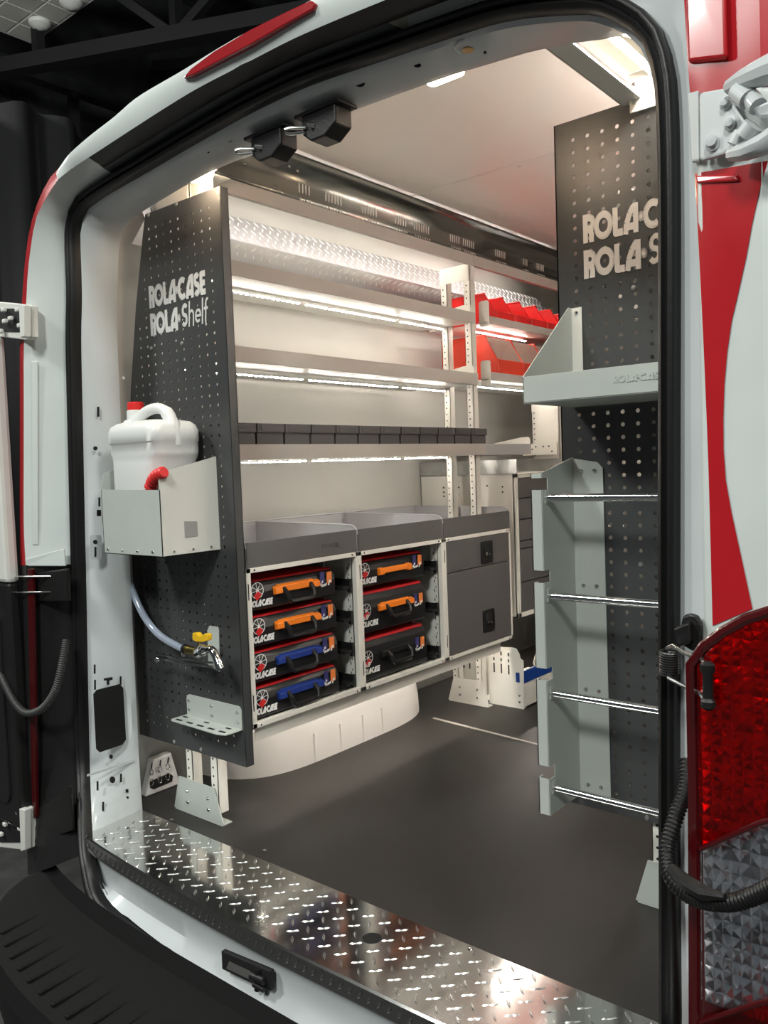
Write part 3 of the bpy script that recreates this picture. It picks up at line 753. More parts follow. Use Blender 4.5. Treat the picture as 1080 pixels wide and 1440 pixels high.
# ================================================================== INTERIOR FITTINGS
def bolt(parent, p, axis, r=.0045, m=CHROME, org=(0,0,0)):
    return MB().lathe([(r, 0), (r, .0012), (r*.75, .003), (r*.1, .0036)], Vector(p)-Vector(org), axis, 10).build('bolt', m, parent, smooth=True, angle=.7)
def perforated(mb, x0, nx, px_, z0, nz, pz, y, th, left, right, bot, top, r=.0042, skip=lambda i, j: False):
    """sheet in the xz plane with real round holes; left/right: x of the outline as function of z"""
    rows = [(bot, z0, False)]+[(z0+j*pz, z0+(j+1)*pz, True) for j in range(nz)]+[(z0+nz*pz, top, False)]
    def quad(a, b, c, d):    # front and back
        mb.add([(a[0], y, a[1]), (b[0], y, b[1]), (c[0], y, c[1]), (d[0], y, d[1])], [(0, 1, 2, 3)])
        mb.add([(a[0], y+th, a[1]), (b[0], y+th, b[1]), (c[0], y+th, c[1]), (d[0], y+th, d[1])], [(3, 2, 1, 0)])
    H = 8
    for j, (za, zb, holes) in enumerate(rows):
        if zb-za < 1e-6: continue
        if not holes:
            quad((left(za), za), (right(za), za), (right(zb), zb), (left(zb), zb)); continue
        la, lb = left(za), left(zb); ra, rb = right(za), right(zb)
        cells = [i for i in range(nx) if x0+i*px_ > max(la, lb)+.004 and x0+(i+1)*px_ < min(ra, rb)-.001]
        if not cells:
            quad((la, za), (ra, za), (rb, zb), (lb, zb)); continue
        xa = x0+cells[0]*px_; xb = x0+(cells[-1]+1)*px_
        quad((la, za), (xa, za), (xa, zb), (lb, zb)); quad((xb, za), (ra, za), (rb, zb), (xb, zb))
        for i in cells:
            a = x0+i*px_; b = a+px_; cx, cz = (a+b)/2, (za+zb)/2
            if skip(i, j-1): quad((a, za), (b, za), (b, zb), (a, zb)); continue
            sq = [(b, cz), (b, zb), (cx, zb), (a, zb), (a, cz), (a, za), (cx, za), (b, za)]
            ho = [(cx+r*math.cos(PI/4*k), cz+r*math.sin(PI/4*k)) for k in range(8)]
            o = len(mb.v)
            mb.v += [(u, y, v) for u, v in sq]+[(u, y, v) for u, v in ho]+[(u, y+th, v) for u, v in ho]+[(u, y+th, v) for u, v in sq]
            for k in range(8):
                n = (k+1) % 8
                mb.f.append((o+k, o+8+k, o+8+n, o+n)); mb.f.append((o+8+k, o+16+k, o+16+n, o+8+n)); mb.f.append((o+16+k, o+24+k, o+24+n, o+16+n))
    # rim
    for f in (left, right):
        c0 = [(f(z), y, z) for z in [bot+(top-bot)*k/12 for k in range(13)]]
        c1 = [(a, y+th, c) for a, b, c in c0]
        mb.loft([c0, c1])
    mb.add([(left(top), y, top), (right(top), y, top), (right(top), y+th, top), (left(top), y+th, top)], [(0, 1, 2, 3)])
    mb.add([(left(bot), y, bot), (right(bot), y, bot), (right(bot), y+th, bot), (left(bot), y+th, bot)], [(3, 2, 1, 0)])
# ---- left end panel
LY = .187
def lleft(z):
    pts = [(.19, -.916), (.95, -.905), (1.25, -.868), (1.5, -.818), (1.70, -.764), (1.76, -.746)]
    for (z0, x0), (z1, x1) in zip(pts, pts[1:]):
        if z0 <= z <= z1: return x0+(x1-x0)*(z-z0)/(z1-z0)
    return pts[0][1] if z < .2 else pts[-1][1]
org = (-.62, LY, .19)
pan = thing('pegboard_end_panel', 'tall charcoal perforated end panel carrying the water can, left of the doorway', 'end panel', org)
mb = MB(); perforated(mb, -.923-.0002, 15, .0342, .232, 54, .0276, LY, .002, lleft, lambda z: -.412, .195, 1.753)
mb.box(-.414, -.411, LY, LY+.026, .195, 1.753).box(-.44, -.411, LY+.024, LY+.026, .195, 1.753)
mb.build('sheet', PANEL, pan, org)
lt = MB()
text_mb(lt, 'ROLA.CASE', (-.748, LY-.0006, 1.484), (1, 0, 0), (0, 0, 1), (0, -1, 0), .064, .262)
text_mb(lt, 'ROLA.', (-.748, LY-.0006, 1.405), (1, 0, 0), (0, 0, 1), (0, -1, 0), .064, .142)
text_mb(lt, 'Shelf', (-.604, LY-.0006, 1.407), (1, 0, 0), (0, 0, 1), (0, -1, 0), .070, .120, sw=.17, thin='helf', shear=.08)
lt.build('lettering', LETTER, pan, org)
for px, py in ((209, 302), (248, 287), (219, 290), (245, 1043), (283, 1054), (213, 490), (256, 483)):
    p = at(px, py, 'y', LY); bolt(pan, p, (0, -1, 0), .006, ZINC, org)
# ---- right end panel
RY = .47
org = (.66, RY, .19)
panr = thing('pegboard_end_panel', 'tall charcoal perforated end panel with ladder rack and tray, right of the doorway', 'end panel', org)
mb = MB(); perforated(mb, .4065, 15, .0342, .232, 54, .0276, RY, .002, lambda z: .412, lambda z: .918-max(0, z-1.2)*.26, .197, 1.751, r=.0048)
mb.box(.412, .415, RY, RY+.026, .197, 1.751).build('sheet', PANEL, panr, org)
lt = MB()
text_mb(lt, 'ROLA.CASE', (.478, RY-.0006, 1.4775), (1, 0, 0), (0, 0, 1), (0, -1, 0), .062, .262)
text_mb(lt, 'ROLA.', (.478, RY-.0006, 1.4), (1, 0, 0), (0, 0, 1), (0, -1, 0), .062, .142)
text_mb(lt, 'Shelf', (.621, RY-.0006, 1.402), (1, 0, 0), (0, 0, 1), (0, -1, 0), .068, .120, sw=.17, thin='helf', shear=.08)
lt.build('lettering', LETTER2, panr, org)
for px, py in ((889, 147), (891, 405), (901, 794), (910, 1150)):
    bolt(panr, at(px, py, 'y', RY), (0, -1, 0), .006, ZINC, org)
# ---- upright frames of the shelving
def upright(name, label, y, xs, ztop, rear=True, group='shelving upright frames', sg=1, foot=(-.75, -.522)):
    org = ((xs[0][0]+xs[-1][1])/2, y+.02, 0)
    t = thing(name, label, 'shelf frame', org, group)
    for a, b in xs:
        m = MB(); m.box(a, b, y, y+.002, .03, ztop).box(b-.002, b, y, y+.034, .03, ztop).box(a, a+.002, y, y+.034, .03, ztop)
        ps = m.build('post', IVORY, t, org)
        h = MB(); z = .06
        while z < ztop-.03:
            h.lathe([(.0032, 0), (.0032, .0006), (.0001, .0007)], ((a+b)/2-.003, y, z), (0, -1, 0), 8); z += .0255
        hh = h.build('holes', DARK, ps, org); hh['kind'] = 'stuff'
    f0, f1 = foot
    m = MB(); m.prism([(f0, .004), (f1, .004), (f1-.035*(1 if f1 > f0 else -1), .105), (f0+.03, .105)], 'y', y-.006, y-.003)
    m.box(f0+.005, f1-.005, y-.006, y+.03, 0, .004)
    ft = m.build('foot_plate', GREEN if y < 1 else IVORY, t, org, bevel=.0008)
    for u in (.3, .72):
        for z in (.035, .068):
            bolt(ft, (f0+(f1-f0)*u, y-.006, z), (0, -1, 0), .006, CHROME, org)
    MB().box(xs[0][0]-.02, xs[-1][1]+.004, y+.004, y+.03, ztop, ztop+.003).build('top_tie', IVORY, t, org)
    MB().box(xs[0][0], xs[-1][1]-.005, y-.003, y-.001, ztop-.062, ztop-.002).build('tie_plate', IVORY, t, org)
    return t
XS = [(-.690, -.660), (-.576, -.545)]
upright('shelving_upright', 'ivory perforated upright frame behind the near left end panel', .191, XS, 1.79, foot=(-.752, -.522))
fr2 = upright('shelving_upright', 'ivory perforated upright frame between the long shelves and the red bins', 1.56, XS, 1.80, foot=(-.714, -.508))
upright('shelving_upright', 'ivory upright frame at the cab end of the red bin shelves', 2.285, XS, 1.30, foot=(-.72, -.51))
upright('shelving_upright', 'ivory upright frame behind the right end panel', .485, [(.602, .632), (.72, .75)], 1.74, foot=(.563, .79))
MB().box(-.67, -.548, 2.278, 2.281, .2, 1.3).build('side_sheet', IVORY, kids(bpy.data.objects['shelving_upright.002'])[0].parent, bpy.data.objects['shelving_upright.002'].location)
# ---- shelves of the first bay
def shelf(label, y0, y1, xf, xb, zb, zt, m=LIP, under=SAND, group='long steel shelves'):
    org = ((xf+xb)/2, (y0+y1)/2, zb)
    t = thing('steel_shelf', label, 'shelf', org, group)
    MB().box(xb, xf-.001, y0, min(y1, 1.555) if y0 < 1 else y1, zb+.001, zb+.004).build('shelf_deck', under, t, org)
    yb_ = 1.559 if y0 < 1 else y1
    mb = MB(); mb.box(xf-.002, xf, y0, y1, zb, zt).box(xf-.012, xf-.002, y0, y1, zt-.002, zt)
    mb.build('front_lip', m, t, org, bevel=.0008)
    MB().box(xb, xb+.002, y0, yb_, zb, zt).build('back_lip', m, t, org)
    MB().prism([(xf-.002, zb), (xf-.002, zt+.022), (xf-.010, zt+.032), (xf-.05, zt+.032), (xf-.20, zt+.010), (xf-.20, zb)], 'y', yb_-.003, yb_-.001).build('end_bracket', IVORY, t, org)
    return t
shelf('highest steel shelf in front of the left tread plate ledge, left empty', .228, 1.583, -.538, -.80, 1.564, 1.608)
shelf('empty middle steel shelf above the row of grey bins', .228, 1.583, -.533, -.86, 1.318, 1.364)
shelf('lowest steel shelf carrying the row of grey bins', .228, 1.600, -.518, -.88, 1.034, 1.080)
shelf('upper steel shelf holding the row of red bins', 1.620, 2.55, -.505, -.80, 1.566, 1.597, group='short shelves of the red bin bay')
shelf('lower steel shelf holding the larger orange red bins', 1.620, 2.55, -.505, -.84, 1.338, 1.371, group='short shelves of the red bin bay')
shelf('blue grey shelf below the red bins, near the cab', 1.63, 2.11, -.60, -.88, 1.034, 1.082, m=TRAYIN, under=TRAYIN, group='short shelves of the red bin bay')
for z, y in ((1.64, 1.632), (1.40, 1.632)):
    o_ = MB().prism(rrect(-.545, -.498, z-.085, z+.018, .012), 'y', y-.012, y-.009).build('shelf_bracket', IVORY)
    o_.location = (0, 0, 0); tag(o_, 'rounded ivory end bracket of the %s red bin shelf' % ('upper' if z > 1.5 else 'lower'), 'bracket', 'red bin shelf brackets')
MB_ = MB().prism([(-.73, 1.03), (-.55, 1.03), (-.55, 1.085), (-.73, 1.085)], 'y', 2.262, 2.266).build('shelf_bracket', IVORY)
tag(MB_, 'ivory drilled bracket plate on the frame near the cab', 'bracket')
h = MB()
for x, z in ((-.70, 1.045), (-.70, 1.065), (-.68, 1.058), (-.66, 1.07), (-.62, 1.07), (-.59, 1.07), (-.575, 1.045)): h.lathe([(.004, 0), (.004, .001), (.0001, .0011)], (x, 2.262, z), (0, -1, 0), 8)
h.build('holes', DARK, MB_)['kind'] = 'stuff'
# ---- top beams and roof rail
for y0, y1, lb in ((.215, 1.585, 'long beige beam along the top of the left shelving'), (1.588, 2.60, 'short beige beam above the red bins')):
    b = MB().box(-.556, -.540, y0, y1, 1.796, 1.838).box(-.60, -.54, y0, y1, 1.836, 1.838).build('top_beam', LIP, None, (-.55, (y0+y1)/2, 1.8), bevel=.001)
    tag(b, lb, 'beam')
rp = [(-.545, 1.838), (-.552, 1.86), (-.553, 1.89), (-.545, 1.92), (-.528, 1.942), (-.505, 1.955), (-.495, 1.955), (-.495, 1.957)]
org = (-.53, 1.2, 1.84)
rail = thing('roof_rail', 'dark curved steel roof rail above the left shelving', 'rail', org)
MB().loft([[Vector((x, y, z)) for x, z in rp] for y in (.12, 2.6)]).build('rail_channel', RAIL, rail, org, smooth=True, solid=.002, angle=1.2)
slot_glow = MB()
for g0, n in ((.62, 4), (.74, 6), (.92, 6), (1.10, 5), (1.21, 7), (1.44, 5), (1.53, 6), (1.77, 6), (2.0, 3), (2.12, 5)):
    for k in range(n):
        y = g0+k*.0145
        slot_glow.extr([(-.5525, y, 1.868), (-.5525, y+.004, 1.868), (-.551, y+.004, 1.896), (-.551, y, 1.896)], (.0016, 0, 0))
        slot_glow.extr([(-.546, y, 1.843), (-.546, y+.005, 1.843), (-.549, y+.005, 1.850), (-.549, y, 1.850)], (.0016, 0, 0))
slot_glow.build('slots', IVORY, rail, org)['kind'] = 'stuff'  # ivory bars stand in for light showing through the rail slots
for y, z in ((.36, 1.935), (.40, 1.90), (.565, 1.93), (.60, 1.925), (.52, 1.86), (.545, 1.85)):
    x = -.55 if z < 1.91 else -.535
    bolt(rail, (x, y, z), (1, 0, .5), .006, CHROME, org)
# ---- tread plate ledge along the top of the left wall
org = (-.85, 1.2, 1.72)
LEDGE = mat('tread_ledge_aluminium', (.62, .62, .65), .30, metal=.8)
LUGB = mat('lug_glint', (.95, .95, .95), .35, metal=.3)  # lugs whiter than their sheet, LED glare put into the colour
ledge = thing('tread_plate_ledge', 'bright tread plate ledge running high along the left wall', 'ledge', org)
LPf = [(-.872, 1.700), (-.842, 1.722), (-.800, 1.756), (-.796, 1.760), (-.862, 1.862), (-.88, 1.862)]
MB().loft([[Vector((x, y, z)) for x, z in LPf] for y in (.22, 2.7)]).build('ledge_sheet', LEDGE, ledge, org)
tm = MB()
def ramp(a, b, n, m_, off):
    a = Vector((a[0], 0, a[1])); b = Vector((b[0], 0, b[1])); d = (b-a); U0 = d.normalized(); N = Vector((U0.z, 0, -U0.x))
    if N.x < 0: N = -N
    for j in range(n):
        for i in range(int(2.45/m_)):
            y = .24+i*m_+(m_/2 if j % 2 else 0)
            p = a+d*((j+.5)/n)
            s = 1 if j % 2 else -1
            U = (U0*.83+Vector((0, s*.55, 0))).normalized(); V = N.cross(U)
            lug(tm, (p.x, y, p.z), U, V, N, .0145, .0046, .0028)
ramp((-.798, 1.760), (-.862, 1.860), 5, .036, 0)
ramp((-.846, 1.722), (-.800, 1.756), 2, .036, 0)
tm.build('tread_pattern', LUGB, ledge, org, smooth=True, angle=.7)['kind'] = 'stuff'
# ---- LED strips
def led(label, x, y0, y1, z, pitch=.022, up=False, dirx=0, tape=.010, group='LED strips of the shelving', shield=0, size=.004):
    org = (x, (y0+y1)/2, z)
    t = thing('led_strip', label, 'led strip', org, group)
    MB().box(x-tape/2, x+tape/2, y0, y1, z, z+.0015).build('tape', LEDB, t, org)
    d = MB(); n = int((y1-y0)/pitch)
    for k in range(n):
        if k % 23 == 22 and pitch > .02: continue
        y = y0+pitch*(k+.5)
        d.box(x-size, x+size, y-size, y+size, *((z+.0015, z+.0045) if up else (z-.003, z)))
    o = d.build('diodes', LED, t, org); o['kind'] = 'stuff'
    if shield:
        MB().box(x+tape/2+.001, x+tape/2+.003, y0, y1, z-shield, z+.002).build('shield', IVORY, t, org)
    return t
led('LED strip glowing under the highest long shelf', -.66, .23, 1.53, 1.553)
led('LED strip glowing under the middle long shelf', -.66, .23, 1.53, 1.302)
led('LED strip glowing under the shelf of grey bins', -.66, .23, 1.53, 1.0305)
led('LED strip hidden behind the long top beam, lighting the tread plate', -.70, .23, 1.59, 1.905, pitch=.012)
led('LED strip hidden behind the short top beam, lighting the red bins', -.70, 1.62, 2.5, 1.905, pitch=.012)
led('LED strip under the upper red bin shelf', -.62, 1.64, 2.14, 1.555)
led('LED strip under the lower red bin shelf', -.60, 1.64, 2.26, 1.322)
led('LED strip hidden under the low cabinets above the wheel arch', -.452, .25, 1.55, .2825, shield=.040, pitch=.021)
# ---- right-hand shelving behind the right end panel
upright('shelving_upright', 'ivory upright frame in the middle of the right shelving', 1.62, [(.545, .576), (.660, .690)], 1.80, foot=(.51, .72))
for lb, z, xf in (('highest steel shelf of the right shelving', 1.564, .545), ('middle steel shelf of the right shelving', 1.318, .54), ('lowest steel shelf of the right shelving', .95, .53)):
    org = (xf+.18, 1.1, z); t = thing('steel_shelf', lb, 'shelf', org, 'shelves of the right shelving')
    MB().box(xf+.001, .885, .50, 2.2, z+.001, z+.004).build('shelf_deck', SAND, t, org)
    MB().box(xf, xf+.002, .50, 2.2, z, z+.044).build('front_lip', LIP, t, org, bevel=.0008)
    led('LED strip under the '+lb.split(' of ')[0]+' on the right', .66, .52, 2.18, z-.006, group='LED strips of the right shelving')
led('unseen LED strip added on the right shelving to brighten the roof lining', .60, .52, 2.2, 1.742, group='LED strips of the right shelving', up=True, pitch=.0085)  # uplight added only to brighten the roof lining
led('unseen LED strip added under the drawer cabinet to light the wall', -.56, 1.72, 2.25, .349, pitch=.010)  # strip added to light the low wall towards the cab
# ---- grey shelf bins in a row
def rect_bin(W, D, H, name, m, parent):
    """open box with a rim, front face at +x; local origin at base centre"""
    mb = MB(); t = .003
    mb.box(-D, 0, -W/2, W/2, 0, t).box(-t, 0, -W/2, W/2, 0, H*.62).box(-D, -D+t, -W/2, W/2, 0, H).box(-D, 0, -W/2, -W/2+t, 0, H*.62).box(-D, 0, W/2-t, W/2, 0, H*.62)
    mb.build(name, m, parent)
def grey_bin(W):
    t = thing('shelf_bin', '', 'storage bin')
    D, H = .26, .062
    mb = MB(); e = .0025
    mb.box(-D, -.006, -W/2+.004, W/2-.004, 0, .003).box(-.009, -.006, -W/2+.004, W/2-.004, 0, .034).box(-D, -D+.003, -W/2+.004, W/2-.004, 0, .06)
    mb.box(-D, -.006, -W/2+.004, -W/2+.007, 0, .034).box(-D, -.006, W/2-.007, W/2-.004, 0, .034)
    mb.build('bin_body', BIN, t)
    MB().box(-.003, 0, -W/2+.001, W/2-.001, .034, .061).box(-D, 0, -W/2+.001, -W/2+.004, .034, .061).box(-D, 0, W/2-.004, W/2-.001, .034, .061).build('bin_rim', BIN, t, bevel=.001)
    MB().box(0, .0012, -W*.36, W*.36, .038, .058).build('label_holder', BIN, t, bevel=.0004)
    return t
WB = .1125
proto = grey_bin(WB)
ORD = ['first', 'second', 'third', 'fourth', 'fifth', 'sixth', 'seventh', 'eighth', 'ninth', 'tenth', 'eleventh', 'twelfth']
for k in range(12):
    b = proto if k == 0 else copy_tree(proto)
    b.location = (-.513, 1.606-WB*(k+.5), 1.0802)
    b['label'] = 'dark grey shelf bin, %s from the open right end of its row' % ORD[k]; b['group'] = 'grey bins in the shelf row'
# ---- red bins
def open_bin(W, D, H, lip, m, window=False):
    t = thing('open_front_bin', '', 'storage bin')
    prof = [(-D, 0), (0, 0), (0, lip), (-.014, lip+.006), (-.060, H), (-D, H)]
    mb = MB(); th = .003
    for s in (-1, 1):
        y = s*(W/2-.0015); mb.prism(prof, 'y', y-th/2, y+th/2)
    mb.box(-D, 0, -W/2+.003, W/2-.003, 0, th).box(-D, -D+th, -W/2, W/2, 0, H).box(-th, 0, -W/2+.003, W/2-.003, 0, lip)
    mb.build('bin_body', m, t, bevel=.0012, seg=1)
    rm = MB()
    for s in (-1, 1):
        y = s*(W/2-.002); rm.prism([(-D, H-.001), (-.058, H-.001), (-.058, H+.004), (-D, H+.004)], 'y', y-.005, y+.003)
    rm.build('bin_rim', m, t, bevel=.0012, seg=1)
    if window:
        MB().prism([(-.006, lip-.002), (-.004, lip), (-.062, H-.004), (-.064, H-.006)], 'y', -W/2+.006, W/2-.006).build('clear_window', mat('frosted_window', (.62, .52, .46), .25, trans=.3), t)
    return t
pr1 = open_bin(.138, .225, .134, .055, REDP)
for k in range(5):
    b = pr1 if k == 0 else copy_tree(pr1)
    b.location = (-.508, 1.771+.1425*k, 1.571)
    b['label'] = 'bright red open bin on the upper shelf, %s from the ivory upright' % ORD[k]; b['group'] = 'red bins on the upper short shelf'
for k in range(5):  # unseen bins added to throw red light onto the roof lining
    b = copy_tree(pr1); b.location = (.552, 1.15+.1385*k, 1.570); b.rotation_euler = (0, 0, PI)
    b['label'] = 'unseen red open bin added on the right shelving, %s from the rear doors' % ORD[k]; b['group'] = 'red bins added for a red glow on the roof lining'
pr2 = open_bin(.205, .285, .188, .085, ORANGEP, True)
for k in range(3):
    b = pr2 if k == 0 else copy_tree(pr2)
    b.location = (-.510, 1.804+.207*k, 1.344)
    b['label'] = 'large orange red bin with clear window, %s from the ivory upright' % ORD[k]; b['group'] = 'larger bins on the lower short shelf'
# ---- low cabinets
CF_ = -.423; CZ0, CZ1 = .287, .735; CW = .4627; CY0 = .226
def cabinet(k, label):
    y0 = CY0+CW*k; y1 = y0+CW; org = (CF_-.2, (y0+y1)/2, CZ0)
    t = thing('cabinet_unit', label, 'cabinet', org, 'low cabinets on the left')
    fw = .016
    mb = MB(); mb.box(CF_-.018, CF_, y0, y0+fw, CZ0, CZ1).box(CF_-.018, CF_, y1-.012, y1, CZ0, CZ1).box(CF_-.018, CF_, y0, y1, CZ0, CZ0+.014).box(CF_-.018, CF_, y0, y1, CZ1-.014, CZ1)
    mb.build('face_frame', IVORY, t, org, bevel=.001)
    ye = y1 if k < 2 else 1.554
    mb = MB(); mb.box(-.88, CF_-.018, y0, y0+.002, CZ0, CZ1).box(-.88, CF_-.018, ye-.002, ye, CZ0, CZ1).box(-.88, -.878, y0, ye, CZ0, CZ1).box(-.88, CF_-.018, y0, ye, CZ0+.002, CZ0+.004).box(-.88, CF_-.018, y0, ye, CZ1-.004, CZ1-.002)
    mb.build('carcass', SAND, t, org)
    for z in (CZ0+.05, CZ0+.36):
        MB().box(CF_, CF_+.0008, y0+.004, y0+.007, z, z+.045).build('slot', DARK, t, org)
    for z in (CZ0+.006, CZ1-.007):
        for y in (y0+.03, y1-.028): MB().lathe([(.003, 0), (.003, .0008), (.0001, .0009)], (CF_, y, z), (1, 0, 0), 8).build('hole', DARK if z > .5 else CHROME, t, org)
    return t, y0, y1, org
c1 = cabinet(0, 'open cabinet nearest the end panel, holding four tool cases')
c2 = cabinet(1, 'middle open cabinet holding three tool cases')
c3 = cabinet(2, 'closed cabinet with grey drawer and door, farthest of the three')
def runners(c, zs):
    t, y0, y1, org = c
    mb = MB(); mb.box(-.47, -.444, y1-.016, y1-.013, CZ0+.02, CZ1-.02).build('slotted_rail', SAND, t, org)
    MB().box(-.58, -.56, y1-.016, y1-.013, CZ0+.02, CZ1-.02).build('slotted_rail', SAND, t, org)
    h = MB(); z = CZ0+.05
    while z < CZ1-.04:
        h.box(-.458, -.455, y1-.0168, y1-.016, z, z+.012); h.box(-.452, -.449, y1-.0168, y1-.016, z+.016, z+.022); z += .034
    h.build('rail_slots', DARK, t, org)['kind'] = 'stuff'
    for z in zs:
        MB().box(-.80, -.442, y1-.058, y1-.017, z, z+.010).box(-.80, -.442, y1-.020, y1-.017, z, z+.03).box(-.452, -.440, y1-.026, y1-.016, z-.012, z+.032).build('runner', BLACKC, t, org, bevel=.002)
        MB().box(-.80, -.442, y0+.005, y0+.03, z, z+.008).build('runner', BLACKC, t, org)
# drawer, door and push locks of the third cabinet
t, y0, y1, org = c3
def lock(cy, cz, parent):
    l = MB().prism(rrect(cy-.040, cy+.040, cz-.043, cz+.043, .008), 'x', CF_+.001, CF_+.007).build('push_lock', BPLAST, parent, org, bevel=.002)
    MB().lathe([(.024, 0), (.023, .003), (.018, .004), (.001, .002)], (CF_+.007, cy-.002, cz+.010), (1, 0, 0), 18).build('lock_dial', DARK, l, org, smooth=True)
    MB().lathe([(.0075, 0), (.0075, .005), (.001, .006)], (CF_+.007, cy-.012, cz-.006), (1, 0, 0), 12).build('key_barrel', STEEL, l, org, smooth=True)
    MB().lathe([(.005, 0), (.005, .004), (.001, .005)], (CF_+.007, cy+.010, cz-.010), (1, 0, 0), 12).build('lock_pin', CHROME, l, org, smooth=True)
d = MB().box(CF_-.016, CF_+.001, y0+.019, y1-.014, .607, .719).build('drawer_front', DGREY, t, org, bevel=.0015)
lock(y0+.279, .658, d)
d = MB().box(CF_-.016, CF_+.001, y0+.019, y1-.014, .303, .604).build('door', DGREY, t, org, bevel=.0015)
lock(y0+.279, .392, d)
# ---- trays on the cabinets
for k, lb in enumerate(('grey open top tray over the first cabinet, beside the end panel', 'grey open top tray over the middle cabinet', 'grey open top tray over the closed cabinet')):
    y0 = CY0+CW*k+.001; y1 = y0+CW-.002; org = (CF_-.2, (y0+y1)/2, CZ1)
    t = thing('worktop_tray', lb, 'tray', org, 'open trays on the cabinets')
    MB().box(CF_-.003, CF_, y0+.003, y1-.003, CZ1, .806).build('front_panel', DGREY, t, org, bevel=.001)
    mb = MB(); mb.box(-.90, CF_-.003, y0, y1, CZ1+.001, CZ1+.003).box(-.903, -.90, y0, y1, CZ1, .826).build('tray_liner', TRAYIN, t, org)
    sp_ = [(-.90, CZ1), (CF_-.001, CZ1), (CF_-.001, .792)]+[(CF_-.031+.03*math.cos(a*PI/12), .792+.028*math.sin(a*PI/12)) for a in range(1, 7)]+[(-.90, .824)]
    for y in (y0, y1-.002):
        MB().prism(sp_, 'y', y, y+.002).build('side_wall', TRAYIN if y > y0 else DGREY, t, org)
        MB().tube([(CF_-.001, y+.001, .79)]+[(u, y+.001, v) for u, v in sp_[3:]], .0022, 6).build('rolled_edge', TRAYIN, t, org, smooth=True)
    MB().tube([(-.90, y0, .826), (-.90, y1, .826)], .003, 6).build('rolled_edge', TRAYIN, t, org)
    lt = MB(); 
    if k == 0: text_mb(lt, 'ROLA.CASE', (CF_+.0003, y0+.30, .762), (0, 1, 0), (0, 0, 1), (1, 0, 0), .012, .075); lt.build('embossed_lettering', DGREY, t, org)
